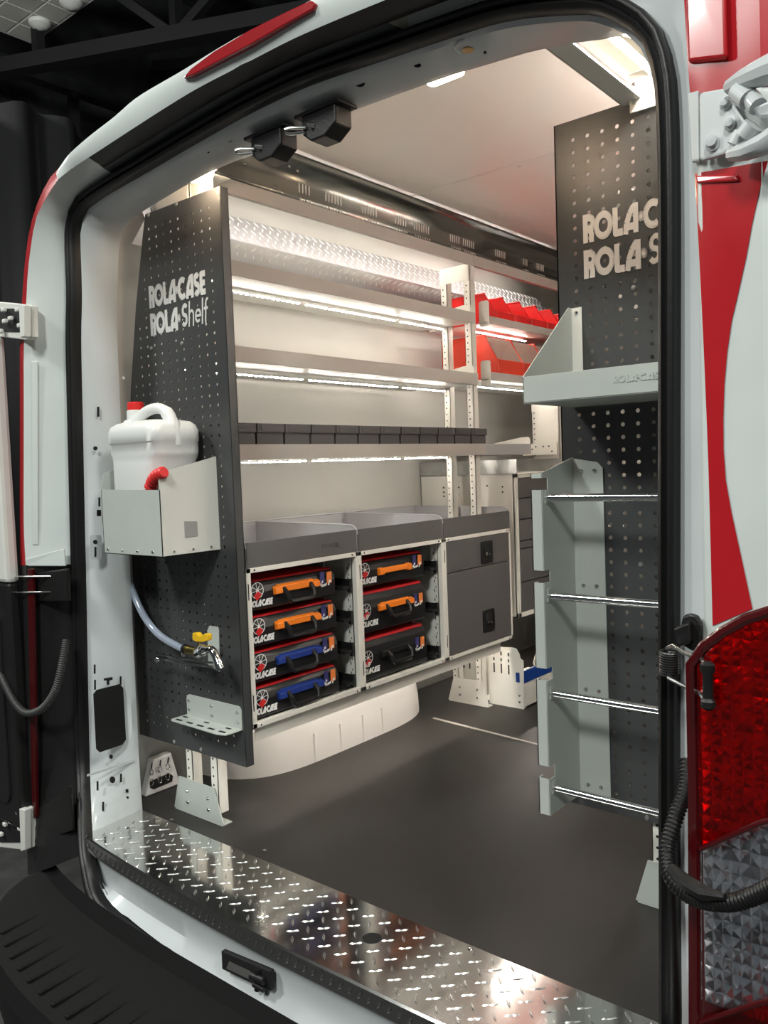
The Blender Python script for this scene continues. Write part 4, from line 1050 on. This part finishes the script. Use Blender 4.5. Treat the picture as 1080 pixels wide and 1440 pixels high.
# ---- tool cases
CASEW = .375
def tool_case(H, hcol, style=0):
    """front at +x, width along y from 0 to CASEW, base at z=0"""
    t = thing('tool_case', '', 'tool case')
    D = .34
    prof = [(-D, 0), (-.004, 0), (0, .006), (0, H*.60), (-.006, H*.80), (-.014, H*.93), (-.020, H*.955), (-D, H*.955)]
    MB().prism(prof, 'y', .002, CASEW-.002).build('case_body', BLACKC, t, bevel=.004, seg=2)
    MB().prism([(-D+.005, H*.94), (-.013, H*.94), (-.020, H), (-D+.005, H)], 'y', .006, CASEW-.006).build('case_lid', REDC, t, bevel=.003)
    zc = H*.58 if style == 0 else H*.50
    # carrying bar, two latches, U handle
    if style < 2:
        bar = MB().prism([(0, zc-.010), (.008, zc-.008), (.007, zc+.010), (-.012, zc+.018)], 'y', .125, CASEW-.10).build('handle_bar', hcol, t, bevel=.002)
        for y in (.115, CASEW-.105):
            MB().prism([(0, zc-.013), (.014, zc-.010), (.012, zc+.006), (-.004, zc+.012)], 'y', y-.004, y+.024).build('latch', hcol, bar, bevel=.002)
    else:
        bar = MB().prism([(0, zc-.006), (.012, zc-.006), (.010, zc+.006), (-.002, zc+.012)], 'y', .120, CASEW-.10).build('handle_bar', hcol, t, bevel=.002)
        for y in (.118, CASEW-.108):
            MB().prism([(0, zc-.012), (.014, zc-.010), (.012, zc+.010), (-.004, zc+.014)], 'y', y-.004, y+.020).build('latch', hcol, bar, bevel=.002)
    if style != 3:
        ya, yb = .148, CASEW-.118
        hz = zc-.036
        pts = [(.004, ya, zc+.002), (.020, ya, zc-.012), (.024, ya+.003, hz+.006), (.024, ya+.012, hz), (.024, yb-.012, hz), (.024, yb-.003, hz+.006), (.020, yb, zc-.012), (.004, yb, zc+.002)]
        MB().tube(pts, .0075, 8).build('carry_handle', BLACKC, t, smooth=True)
    # printed badge: spoked wheel with a red segment, name, little tool pictures
    cy, cz, r = .050, max(H*.62, .058), .0235
    if H > .12: cz = H*.57
    X = .0012
    def disc_ring(mb, r0, r1, n=24):
        for k in range(n):
            a0, a1 = 2*PI*k/n, 2*PI*(k+1)/n
            mb.extr([(X, cy+r0*math.cos(a0), cz+r0*math.sin(a0)), (X, cy+r1*math.cos(a0), cz+r1*math.sin(a0)), (X, cy+r1*math.cos(a1), cz+r1*math.sin(a1)), (X, cy+r0*math.cos(a1), cz+r0*math.sin(a1))], (.0006, 0, 0))
    wm = MB(); disc_ring(wm, r*.92, r)
    for k in range(8):
        a = PI*k/4+.2; dy, dz = math.cos(a), math.sin(a)
        wm.extr([(X, cy+dy*r*.15-dz*.0007, cz+dz*r*.15+dy*.0007), (X, cy+dy*r-dz*.0007, cz+dz*r+dy*.0007), (X, cy+dy*r+dz*.0007, cz+dz*r-dy*.0007), (X, cy+dy*r*.15+dz*.0007, cz+dz*r*.15-dy*.0007)], (.0006, 0, 0))
    wm.extr([(X, cy+r*.22*math.cos(k*PI/4), cz+r*.22*math.sin(k*PI/4)) for k in range(8)], (.0007, 0, 0))
    bd = wm.build('wheel_badge', PRINTW, t)
    MB().extr([(X+.0002, cy+.002, cz-.002), (X+.0002, cy+r*.85*math.cos(3.9), cz+r*.85*math.sin(3.9)), (X+.0002, cy-.002, cz-r*1.25), (X+.0002, cy+r*.9*math.cos(5.6), cz+r*.9*math.sin(5.6))], (.0008, 0, 0)).build('badge_segment', PRINTR, bd)
    tx_ = MB(); text_mb(tx_, 'ROLA.CASE', (X, .020, max(.012, cz-r-.030)), (0, 1, 0), (0, 0, 1), (1, 0, 0), .019, .085, sw=.26, shear=.12)
    if H > .12: text_mb(tx_, 'EQUIP', (X, .020, cz-r-.030+.024), (0, 1, 0), (0, 0, 1), (1, 0, 0), .016, .040, sw=.2, shear=.12)
    tx_.build('lettering', PRINTW, t)
    pc = MB(); z0 = max(.020, H*.36)
    y = CASEW-.072
    pb = MB().box(X, X+.0006, y, y+.020, z0+.012, z0+.048).build('printed_picture', PRINTB, t)
    MB().box(X, X+.0006, y+.030, y+.052, z0+.010, z0+.046).build('printed_picture', PRINTO, t)
    sc_ = MB(); rnd = random.Random(4)
    for k in range(9):
        yy = y-.004+rnd.random()*.050; z_ = z0+rnd.random()*.014; sc_.extr([(X+.0003, yy, z_), (X+.0003, yy+.007, z_+.002), (X+.0003, yy+.006, z_+.009), (X+.0003, yy+.001, z_+.007)], (.0006, 0, 0))
    sc_.build('printed_scraps', PRINTW, t)
    return t
def put_case(t, k, z, label, group):
    t.location = (CF_-.030, CY0+CW*k+.012, z); t['label'] = label; t['group'] = group
G1 = 'tool cases in the near cabinet'; G2 = 'tool cases in the middle cabinet'
zs = [CZ0+.012+.1025*i for i in range(4)]
a = tool_case(.086, BLUE); put_case(a, 0, zs[0], 'black tool case with blue handle bar, lowest in the near cabinet', G1)
b = copy_tree(a); put_case(b, 0, zs[1], 'black tool case with blue handle bar, upper of the two blue ones', G1)
a = tool_case(.086, ORANGE); put_case(a, 0, zs[2], 'black tool case with orange handle bar, just above the blue ones', G1)
b = copy_tree(a); put_case(b, 0, zs[3], 'black tool case with orange handle bar, topmost in the near cabinet', G1)
z2 = [CZ0+.012, CZ0+.170, CZ0+.322]
put_case(tool_case(.138, BLACKC), 1, z2[0], 'tall black tool case with black handle, bottom of the middle cabinet', G2)
put_case(tool_case(.134, ORANGE), 1, z2[1], 'tall black tool case with orange handle bar, centre of the middle cabinet', G2)
put_case(tool_case(.088, ORANGE, 3), 1, z2[2], 'flat black tool case with orange frame handle, top of the middle cabinet', G2)
runners(c1, [z+.012 for z in zs]); runners(c2, [z+.015 for z in z2])
# ---- second cabinet block with drawers, farther in
y0, y1 = 1.69, 2.26; org = (-.68, 1.97, .355)
t = thing('drawer_cabinet', 'ivory cabinet with dark grey drawers beyond the closed cabinet', 'cabinet', org)
mb = MB(); mb.box(-.925, -.446, y0, y0+.003, .355, .953).box(-.925, -.446, y1, y1+.003, .355, .953).box(-.925, -.922, y0, y1, .355, .953).box(-.925, -.446, y0, y1, .355, .36).box(-.925, -.446, y0, y1, .95, .953)
mb.build('carcass', IVORY, t, org)
MB().box(-.452, -.438, y0, y0+.02, .355, .953).box(-.452, -.438, y1-.02, y1, .355, .953).box(-.452, -.438, y0, y1, .355, .375).box(-.452, -.438, y0, y1, .935, .953).build('face_frame', IVORY, t, org, bevel=.001)
zz_ = [.375, .500, .640, .672, .762, .850, .935]
for a, b in zip(zz_, zz_[1:]): MB().box(-.452, -.436, y0+.021, y1-.021, a+.002, b-.002).build('drawer_front', DGREY, t, org, bevel=.001)
MB().box(-.925, -.43, y0-.002, y0+.001, .953, 1.012).build('top_rim', ZINC, t, org)
MB().box(-.925, -.43, y1, y1+.002, .953, 1.012).build('top_rim', ZINC, t, org)
h = MB()
for x, z in ((-.80, .88), (-.80, .862), (-.80, .90), (-.77, .895), (-.75, .905), (-.72, .90), (-.66, .902), (-.62, .902), (-.575, .905), (-.50, .90), (-.50, .878)): h.lathe([(.004, 0), (.004, .001), (.0001, .0011)], (x, y0, z), (0, -1, 0), 8)
h.build('holes', DARK, t, org)['kind'] = 'stuff'
# ---- low ivory cradle with blue strip on the floor
org = (-.6, 1.9, 0)
t = thing('floor_cradle', 'low ivory steel cradle with a blue strip standing on the floor', 'cradle', org)
pl = [(-.545, .0), (-.382, .0), (-.378, .20), (-.392, .205), (-.396, .225), (-.41, .245), (-.43, .248), (-.545, .240)]
MB().prism(pl, 'y', 1.612, 1.615).build('end_plate', IVORY, t, org)
MB().prism([(-.72, .03), (-.55, .03), (-.55, .25), (-.72, .25)], 'y', 1.625, 1.628).build('inner_plate', IVORY, t, org)
mb = MB()
for x in (-.52, -.485, -.45):
    for z in ((.135, .175), (.185, .198), (.21, .225)): mb.box(x, x+.006, 1.611, 1.612, *z)
for x in (-.68, -.65): mb.box(x, x+.006, 1.624, 1.625, .13, .19)
mb.build('slots', DARK, t, org)['kind'] = 'stuff'
MB().box(-.70, -.382, 1.630, 2.2, .004, .008).box(-.386, -.382, 1.615, 2.2, .004, .104).build('pan', IVORY, t, org)
MB().box(-.387, -.380, 1.616, 2.2, .106, .156).build('blue_strip', BLUEST, t, org)
MB().box(-.414, -.397, 1.6105, 1.612, .108, .148).build('strip_end', BLUEST, t, org)
for x, z in ((-.40, .055), (-.40, .028)): bolt(t, (x, 1.612, z), (0, -1, 0), .006, CHROME, org)
# ---- water can holder
hx0, hx1, hy0, hy1, hz0 = -.752, -.480, 0.0, LY, .789
org = (-.615, .1, hz0)
t = thing('can_holder', 'grey sheet steel holder for the water can on the end panel', 'holder', org)
MB().prism([(hx0, hz0), (hx1, hz0), (hx1, .962), (hx0, .966)], 'y', hy0, hy0+.002).build('front_sheet', GREEN, t, org)
MB().extr([(hx1, hy0, hz0), (hx1, hy1, hz0), (hx1, hy1, 1.046), (hx1, .012, 1.007), (hx1, .004, 1.0), (hx1, hy0, .985)], (-.002, 0, 0)).build('side_sheet', SAND, t, org)
MB().extr([(hx0, hy0, hz0), (hx0, hy1, hz0), (hx0, hy1, 1.046), (hx0, .04, 1.02), (hx0, .01, 1.01), (hx0, hy0, .966)], (.002, 0, 0)).build('side_sheet', GREEN, t, org)
MB().box(hx0, hx1, hy0, hy1, hz0, hz0+.002).build('base_sheet', GREEN, t, org)
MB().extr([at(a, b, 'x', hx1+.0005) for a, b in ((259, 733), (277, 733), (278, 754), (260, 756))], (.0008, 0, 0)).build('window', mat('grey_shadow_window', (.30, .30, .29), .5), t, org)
for k in range(4): bolt(t, (hx0+.02+k*.07, hy0, hz0+.012), (0, -1, 0), .004, CHROME, org)
for k in range(3): bolt(t, (hx1, hy0+.035+k*.06, hz0+.012), (1, 0, 0), .004, CHROME, org)
# ---- water can
def section(x0, x1, y0, y1, r, z): return [Vector((u, v, z)) for u, v in rrect(x0, x1, y0, y1, r, 5)]
org = (-.62, .095, .792)
can = thing('water_can', 'translucent white plastic water can with red cap in its holder', 'water can', org)
X0, X1, Y0, Y1 = -.735, -.512, .016, .172
secs = [section(X0+.01, X1-.01, Y0+.01, Y1-.01, .03, .792), section(X0, X1-.012, Y0, Y1, .035, .80), section(X0, X1-.014, Y0, Y1, .035, 1.035), section(X0-.002, X1-.004, Y0, Y1, .035, 1.050), section(X0-.004, X1, Y0-.003, Y1, .035, 1.062), section(X0-.004, X1, Y0-.003, Y1, .035, 1.088), section(X0-.008, X1+.002, Y0-.006, Y1+.002, .036, 1.090), section(X0-.008, X1+.002, Y0-.006, Y1+.002, .036, 1.120), section(X0-.004, X1-.004, Y0-.002, Y1-.002, .036, 1.134), section(X0+.010, X1-.018, Y0+.010, Y1-.010, .034, 1.144), section(X0+.04, X1-.045, Y0+.03, Y1-.03, .03, 1.149), section(X0+.075, X1-.07, Y0+.05, Y1-.05, .02, 1.150)]
mb = MB().loft(secs, closed=True); n = len(secs[0]); o_ = len(mb.v)
mb.f.append(tuple(range(n-1, -1, -1))); mb.f.append(tuple(range(o_-n, o_)))
mb.build('can_body', CAN, can, org, smooth=True, angle=1.0)
MB().tube(catmull([(-.690, .05, 1.122), (-.672, .055, 1.140), (-.645, .062, 1.158), (-.615, .068, 1.174), (-.580, .074, 1.180), (-.553, .08, 1.172), (-.537, .085, 1.150), (-.530, .088, 1.110), (-.532, .09, 1.08)], 24), [.022]*3+[.016]*3+[.0145]*9+[.018]*3+[.022]*6, 14).build('can_handle', CAN, can, org, smooth=True)
pc_ = at(191, 578, 'y', .12)
MB().lathe([(.026, -.03), (.026, .0), (.020, .004), (.020, .0045)], pc_, (0, 0, 1), 20).build('can_neck', CAN, can, org, smooth=True)
MB().lathe([(.023, 0), (.023, .020), (.020, .023), (.001, .024)], pc_+Vector((0, 0, .002)), (0, 0, 1), 20).build('can_cap', mat('red_cap', (.60, .02, .02), .4), can, org, smooth=True, angle=.6)
path = catmull([at(211, 704, 'y', .0185), at(212, 684, 'y', .017), at(219, 670, 'y', .010), at(231, 664, 'y', .006)], 41)
MB().tube(path, [.0165*(1 if i % 5 in (1, 2, 3) else .76) for i in range(41)], 12).build('red_spout', mat('red_spout_plastic', (.66, .03, .03), .4), can, org, smooth=True, angle=1.2)
# ---- hose and tap
hp_ = [at(a, b, 'y', yy) for a, b, yy in ((174, 770, .12), (176.5, 790, .12), (181.5, 817, .125), (200, 861.5, .13), (222, 891, .13), (250, 909, .12), (263, 913, .11))]
hs = MB().tube(catmull(hp_, 40), .0105, 12).build('water_hose', HOSE, None, hp_[3], smooth=True); tag(hs, 'smoky clear hose curving from the can holder to the tap', 'hose')
sp_ = []
cc_ = catmull(hp_, 120)
for i, p in enumerate(cc_):
    a = i*.35; sp_.append(p+Vector((math.cos(a)*.0108, -abs(math.sin(a))*.0108, math.sin(a)*.004)))
org = at(285, 915, 'y', .12); org = (org.x, LY, org.z)
tap = thing('water_tap', 'chrome tap with yellow wing lever on a steel bracket', 'tap', org)
MB().prism([(u, v) for u, v in [(-.553, .46), (-.505, .448), (-.500, .565), (-.504, .574), (-.540, .574), (-.550, .560)]], 'y', LY-.004, LY-.001).build('bracket_plate', GREEN, tap, org, bevel=.0006)
A_ = at(262, 913, 'y', .11); B_ = at(281, 917, 'y', .11)
MB().cyl(A_, A_.lerp(B_, .25), .0125).cyl(A_.lerp(B_, .2), A_.lerp(B_, .8), .0115).cyl(A_.lerp(B_, .75), B_, .013, n=6).build('valve_body', BRASS, tap, org, smooth=True, angle=.5)
MB().cyl(A_-(B_-A_)*.15, A_+(B_-A_)*.05, .0135).build('hose_clamp', RUBBER, tap, org)
C_ = at(284, 915, 'y', .105); S1 = at(296, 913, 'y', .095); S2 = at(303, 922, 'y', .09); S3 = at(310, 941, 'y', .088)
MB().cyl(B_, C_+(C_-B_)*.3, .0175, .0165, n=18).build('union_nut', CHROME, tap, org, smooth=True, angle=.5)
MB().tube(catmull([C_, S1, S2, S3], 16), [.013]*4+[.0105]*9+[.0115]*3, 12).build('spout', CHROME, tap, org, smooth=True)
lv = at(281, 897, 'y', .10)
MB().extr([at(a, b, 'y', .105) for a, b in ((270, 900), (270, 890), (276, 890), (279, 894), (284, 894), (287, 891), (292, 892), (292, 901), (286, 903), (275, 903))], (0, .016, 0)).build('wing_lever', YELLOW, tap, org, bevel=.003)
MB().cyl(at(281, 902, 'y', .112), at(280, 910, 'y', .112), .005).build('lever_stem', BRASS, tap, org)
for dy in (0, 7):
    MB().tube([at(226+dy, 922+dy*.75, 'y', .12), at(260, 927+dy*.9, 'y', .115), at(299, 932+dy*.8, 'y', .105)], .0033, 8).build('support_rod', STEEL, tap, org, smooth=True)
MB().tube([at(221, 922, 'y', .12), at(234, 924, 'y', .12)], .006, 10).build('rod_end', RUBBER, tap, org)
bolt(tap, at(221, 928, 'y', .13), (.6, -1, 0), .007, CHROME, org); bolt(tap, at(258, 920, 'y', .11), (0, -1, 0), .008, CHROME, org)
# ---- small ledge bracket
org = (-.545, LY, .3)
lb = thing('ledge_bracket', 'small grey green angle ledge with slots low on the end panel', 'bracket', org)
MB().prism(rrect(-.663, -.421, .299, .362, .014)[:12]+[(-.663, .299), (-.421, .299)], 'y', LY-.003, LY-.0005).build('back_leg', GREEN, lb, org)
MB().prism([(-.671, LY), (-.671, .135), (-.660, .126), (-.450, .120), (-.425, .128), (-.421, .14), (-.421, LY)], 'z', .297, .2995).build('shelf_leg', GREEN, lb, org)
mb = MB()
for k in range(5):
    x = -.655+k*.048; mb.box(x, x+.026, .136, .144, .2995, .3002)
    if k % 2 == 0: mb.box(x-.006, x+.014, .165, .172, .2995, .3002)
mb.build('slots', DARK, lb, org)['kind'] = 'stuff'
for x in (-.652, -.548, -.436):
    for z in (.318, .345): bolt(lb, (x, LY-.003, z), (0, -1, 0), .0045, ZINC, org)
# ---- ladder rack on the right panel
org = (.66, .40, .225)
rk = thing('ladder_rack', 'grey green ladder shaped rack with four chrome rods on the right end panel', 'rack', org)
RF = .321; RX = .439
nz = [(.305, .333), (.523, .550), (.737, .764), (.938, .964)]
pts = [(RF, .224)]
for a, b in nz: pts += [(RF, a), (RF+.026, a), (RF+.026, a-.022) if False else (RF+.026, a), (RF+.026, b), (RF, b)]
pts += [(RF, .975), (RY-.003, 1.006), (RY-.003, .224)]
def side_plate(x, sgn):
    MB().prism(pts, 'x', x, x+.002*sgn).build('side_plate', GREEN, rk, org)
    segs = [.224]+[v for ab in nz for v in ab]+[.974]
    for a, b in zip(segs[::2], segs[1::2]):
        MB().box(x-.025*sgn, x+.001*sgn, RF, RF+.002, a, b).build('front_flange', GREEN, rk, org)
        MB().box(x-.025*sgn, x-.023*sgn, RF, RF+.018, a, b).build('return_flange', GREEN, rk, org)
    bf = MB().prism([(x, .228), (x+.076*sgn, .232), (x+.074*sgn, .980), (x+.062*sgn, .993), (x, 1.004)], 'y', RY-.004, RY-.0015).build('back_flange', GREEN, rk, org)
    for z in (.975, .715, .475, .252):
        for u in (.022, .054): bolt(bf, (x+u*sgn, RY-.004, z), (0, -1, 0), .0055, CHROME, org)
side_plate(RX, 1); side_plate(.892, -1)
for z in (.921, .707, .492, .281):
    MB().cyl((RX-.001, .340, z), (.892, .340, z), .0088, n=16).build('rod', CHROME, rk, org, smooth=True, angle=.6)
    MB().box(RX+.001, RX+.004, .332, .348, z-.012, z+.016).build('rod_seat', GREEN, rk, org)
# ---- tray on the right panel
org = (.66, .36, 1.12)
tr = thing('wall_tray', 'grey green steel tray bracketed high on the right end panel', 'tray', org)
TX = .445; TYF = .245
MB().box(TX, .915, TYF, TYF+.002, 1.119, 1.174).build('front_lip', GREEN, tr, org, bevel=.0006)
MB().box(TX, .915, TYF, RY-.002, 1.119, 1.121).build('tray_base', GREEN, tr, org)
for x in (TX, .913):
    MB().prism([(TYF, 1.12), (RY-.003, 1.12), (RY-.003, 1.340), (RY-.018, 1.340), (TYF, 1.174)], 'x', x, x+.002).build('gusset', GREEN, tr, org)
f_ = MB().box(TX, TX+.026, RY-.004, RY-.002, 1.13, 1.340).build('gusset_flange', SAND, tr, org)
bolt(f_, (TX+.014, RY-.004, 1.328), (0, -1, 0), .005, CHROME, org)
lt = MB(); text_mb(lt, 'ROLA.CASE', (.640, TYF-.0003, 1.143), (1, 0, 0), (0, 0, 1), (0, -1, 0), .014, .10); lt.build('embossed_lettering', GREEN, tr, org)
# ---- beam with LED at the top right
org = (.59, .3, 1.77)
bm = thing('top_beam', 'grey beam with bright LED strip above the right end panel', 'beam', org)
MB().box(.575, .579, .105, .500, 1.745, 1.800).build('beam_face', LIP, bm, org)
MB().box(.579, .62, .105, .50, 1.745, 1.749).build('beam_foot', SAND, bm, org)
p_ = MB().box(.596, .70, .455, .459, 1.72, 1.80).build('end_plate', IVORY, bm, org, bevel=.001)
for z in (1.74, 1.775): bolt(p_, (.606, .455, z), (0, -1, 0), .006, CHROME, org)
led('LED strip blazing beside the beam above the right end panel', .652, .14, 2.20, 1.782, pitch=.0085, group='LED strip over the right panel', tape=.02)
MB().box(.60, .72, .13, .45, 1.800, 1.803).build('led_plate', IVORY, bm, (.59, .3, 1.77))
# ---- top bracket over the left end panel
org = (-.64, .2, 1.74)
bk = thing('top_bracket', 'grey cross bracket on top of the left end panel', 'bracket', org)
MB().box(-.735, -.555, .196, .199, 1.72, 1.797).build('bracket_plate', GREEN, bk, org, bevel=.001)
MB().box(-.56, -.452, .196, .200, 1.72, 1.80).box(-.56, -.452, .196, .26, 1.797, 1.80).build('bracket_box', SAND, bk, org, bevel=.001)
for x, z in ((-.72, 1.765), (-.566, 1.785), (-.566, 1.76)): bolt(bk, (x, .196, z), (0, -1, 0), .006, CHROME, org)
# ---- puck lamps behind the header
for (px, py), lb in (((626, 103), 'warm lamp peeking below the middle of the door header'), ((283, 245), 'warm lamp peeking below the header over the left end panel')):
    p = at(px, py, 'y', .135)
    t = thing('header_lamp', lb, 'lamp', (p.x, .135, p.z), 'lamps behind the header')
    MB().prism(rrect(-.05, .05, -.020, .020, .018), 'z', .004, .020).build('lamp_body', IVORY, t, bevel=.002)
    MB().prism(rrect(-.042, .042, -.014, .014, .013), 'z', -.012, .004).build('lamp_lens', WARM, t, bevel=.004)
# ---- tie-down moulding in the near corner
org = (-.90, .22, 0)
tp = thing('tie_down_moulding', 'white corner moulding with three eye hooks beside the door pillar', 'moulding', org)
x_ = -.895
P4 = [at(a, b, 'x', x_) for a, b in ((205, 1128), (254, 1103), (241, 1058), (216, 1068))]
MB().extr([(p.x, p.y, max(.001, p.z)) for p in P4], (-.03, 0, 0)).build('moulding_body', ARCH, tp, org, bevel=.004)
MB().extr([at(a, b, 'x', x_+.001) for a, b in ((211, 1099), (238, 1087), (243, 1091), (242, 1099), (216, 1110), (211, 1108))], (.001, 0, 0)).build('slot', DARK, tp, org)
for a, b in ((213, 1083), (225, 1079), (236, 1075)):
    e_ = MB().tube([at(a+2.6*math.cos(k*PI/6), b+3+4*math.sin(k*PI/6), 'x', x_+.006) for k in range(12)], .0016, 6, closed=True).build('eye_hook', CHROME, tp, org, smooth=True)
    MB().tube([at(a, b-2, 'x', x_+.004), at(a+1, b-10, 'x', x_+.004)], .002, 6).build('hook_stem', RUBBER, e_, org)
    MB().tube([at(a+2.6*math.cos(k*PI/6), b+17+5*math.sin(k*PI/6), 'x', x_+.006) for k in range(12)], .0014, 6, closed=True).build('ring', CHROME, e_, org, smooth=True)

# ================================================================== THE HALL OUTSIDE
struct(MB().box(-14, 14, -12, 14, -.80, -.78).build('floor', HALLF))
hc = struct(MB().box(-20, 14, -12, 22, 11.5, 11.6).build('ceiling', HALLM))
for k in range(10):
    MB().box(-19+k*3.2, -18.86+k*3.2, -12, 22, 11.2, 11.5).build('roof_purlin', HALLM, hc)
struct(MB().box(-14.1, -14, -12, 22, -.8, 11.5).build('wall_left', HALLM))
struct(MB().box(-14, 14, 21, 21.1, -.8, 11.5).build('wall_back', HALLM))
TRUSS = mat('truss_black', (.012, .012, .013), .55)
def truss(p0, p1, hgt, nb, label):
    p0 = Vector(p0); p1 = Vector(p1); t = thing('roof_truss', label, 'truss', p0, 'black roof trusses of the hall'); o = p0
    up = Vector((0, 0, hgt))
    def bar(a, b, r, nm):
        MB().cyl(a-o, b-o, r, n=4).build(nm, TRUSS, t)
    bar(p0, p1, .16, 'chord'); bar(p0+up, p1+up, .16, 'chord')
    for k in range(nb):
        a = p0.lerp(p1, k/nb); b = p0.lerp(p1, (k+1)/nb)
        bar(a, a+up, .10, 'strut'); bar(a+(up if k % 2 else Vector()), b+(Vector() if k % 2 else up), .09, 'brace')
truss((-13, 4.5, 7.4), (6, 13.5, 7.4), 1.9, 9, 'black lattice roof truss, nearer of the two')
truss((-13.5, 9.5, 7.6), (2, 19, 7.6), 1.9, 9, 'black lattice roof truss, farther of the two')
truss((-12.5, 3.0, 6.4), (-12.5, 19, 6.4), 1.6, 8, 'black lattice truss running along the far side wall')
# suspended tiled soffit, upper left
TZ = 8.0; k_ = (TZ-1)/3.0
ax, ay = 1.31+(-4.194-1.31)*k_, -1.25+(1.75+1.25)*k_
org = (ax, ay, TZ)
so = thing('tiled_soffit', 'pale tiled soffit hanging from the hall roof', 'soffit', org)
S = .42; NT = 9
MB().box(ax-.03, ax+NT*S+.03, ay-NT*S-.03, ay+.03, TZ, TZ+.08).build('grid', TILEF, so, org)
tile = None
for i in range(NT):
    for j in range(NT):
        if tile is None:
            tile = MB().box(-S/2+.02, S/2-.02, -S/2+.02, S/2-.02, -.006, .01).build('tile', TILE, so); o = tile
        else:
            o = tile.copy(); COL.objects.link(o); o.parent = so
        o.location = (S*(i+.5), -S*(j+.5), 0)
for a_, b_ in ((56, 31), (100, 2), (20, -40)):
    c = at(a_, b_, 'z', TZ-.05)-Vector(org); MB().lathe([(.17, .0), (.16, -.05), (.10, -.10), (.01, -.12)], c, (0, 0, 1), 18).build('globe', FROST, so, smooth=True)
# black drape behind the left side
mb = MB(); c0 = []; c1 = []
for k in range(200):
    y = -2+k*.07; x = -6.0+.10*math.sin(k*.9)+.05*math.sin(k*.37+1)
    c0.append(Vector((x, y, -.78))); c1.append(Vector((x+.03*math.sin(k*.5), y, 4.3+.08*math.sin(k*.21))))
dp = mb.loft([c0, c1]).build('drape', mat('black_drape', (.012, .012, .013), .7), None, (0, 0, 0), smooth=True, solid=.01)
tag(dp, 'black drape hanging in the dark hall left of the van', 'drape')
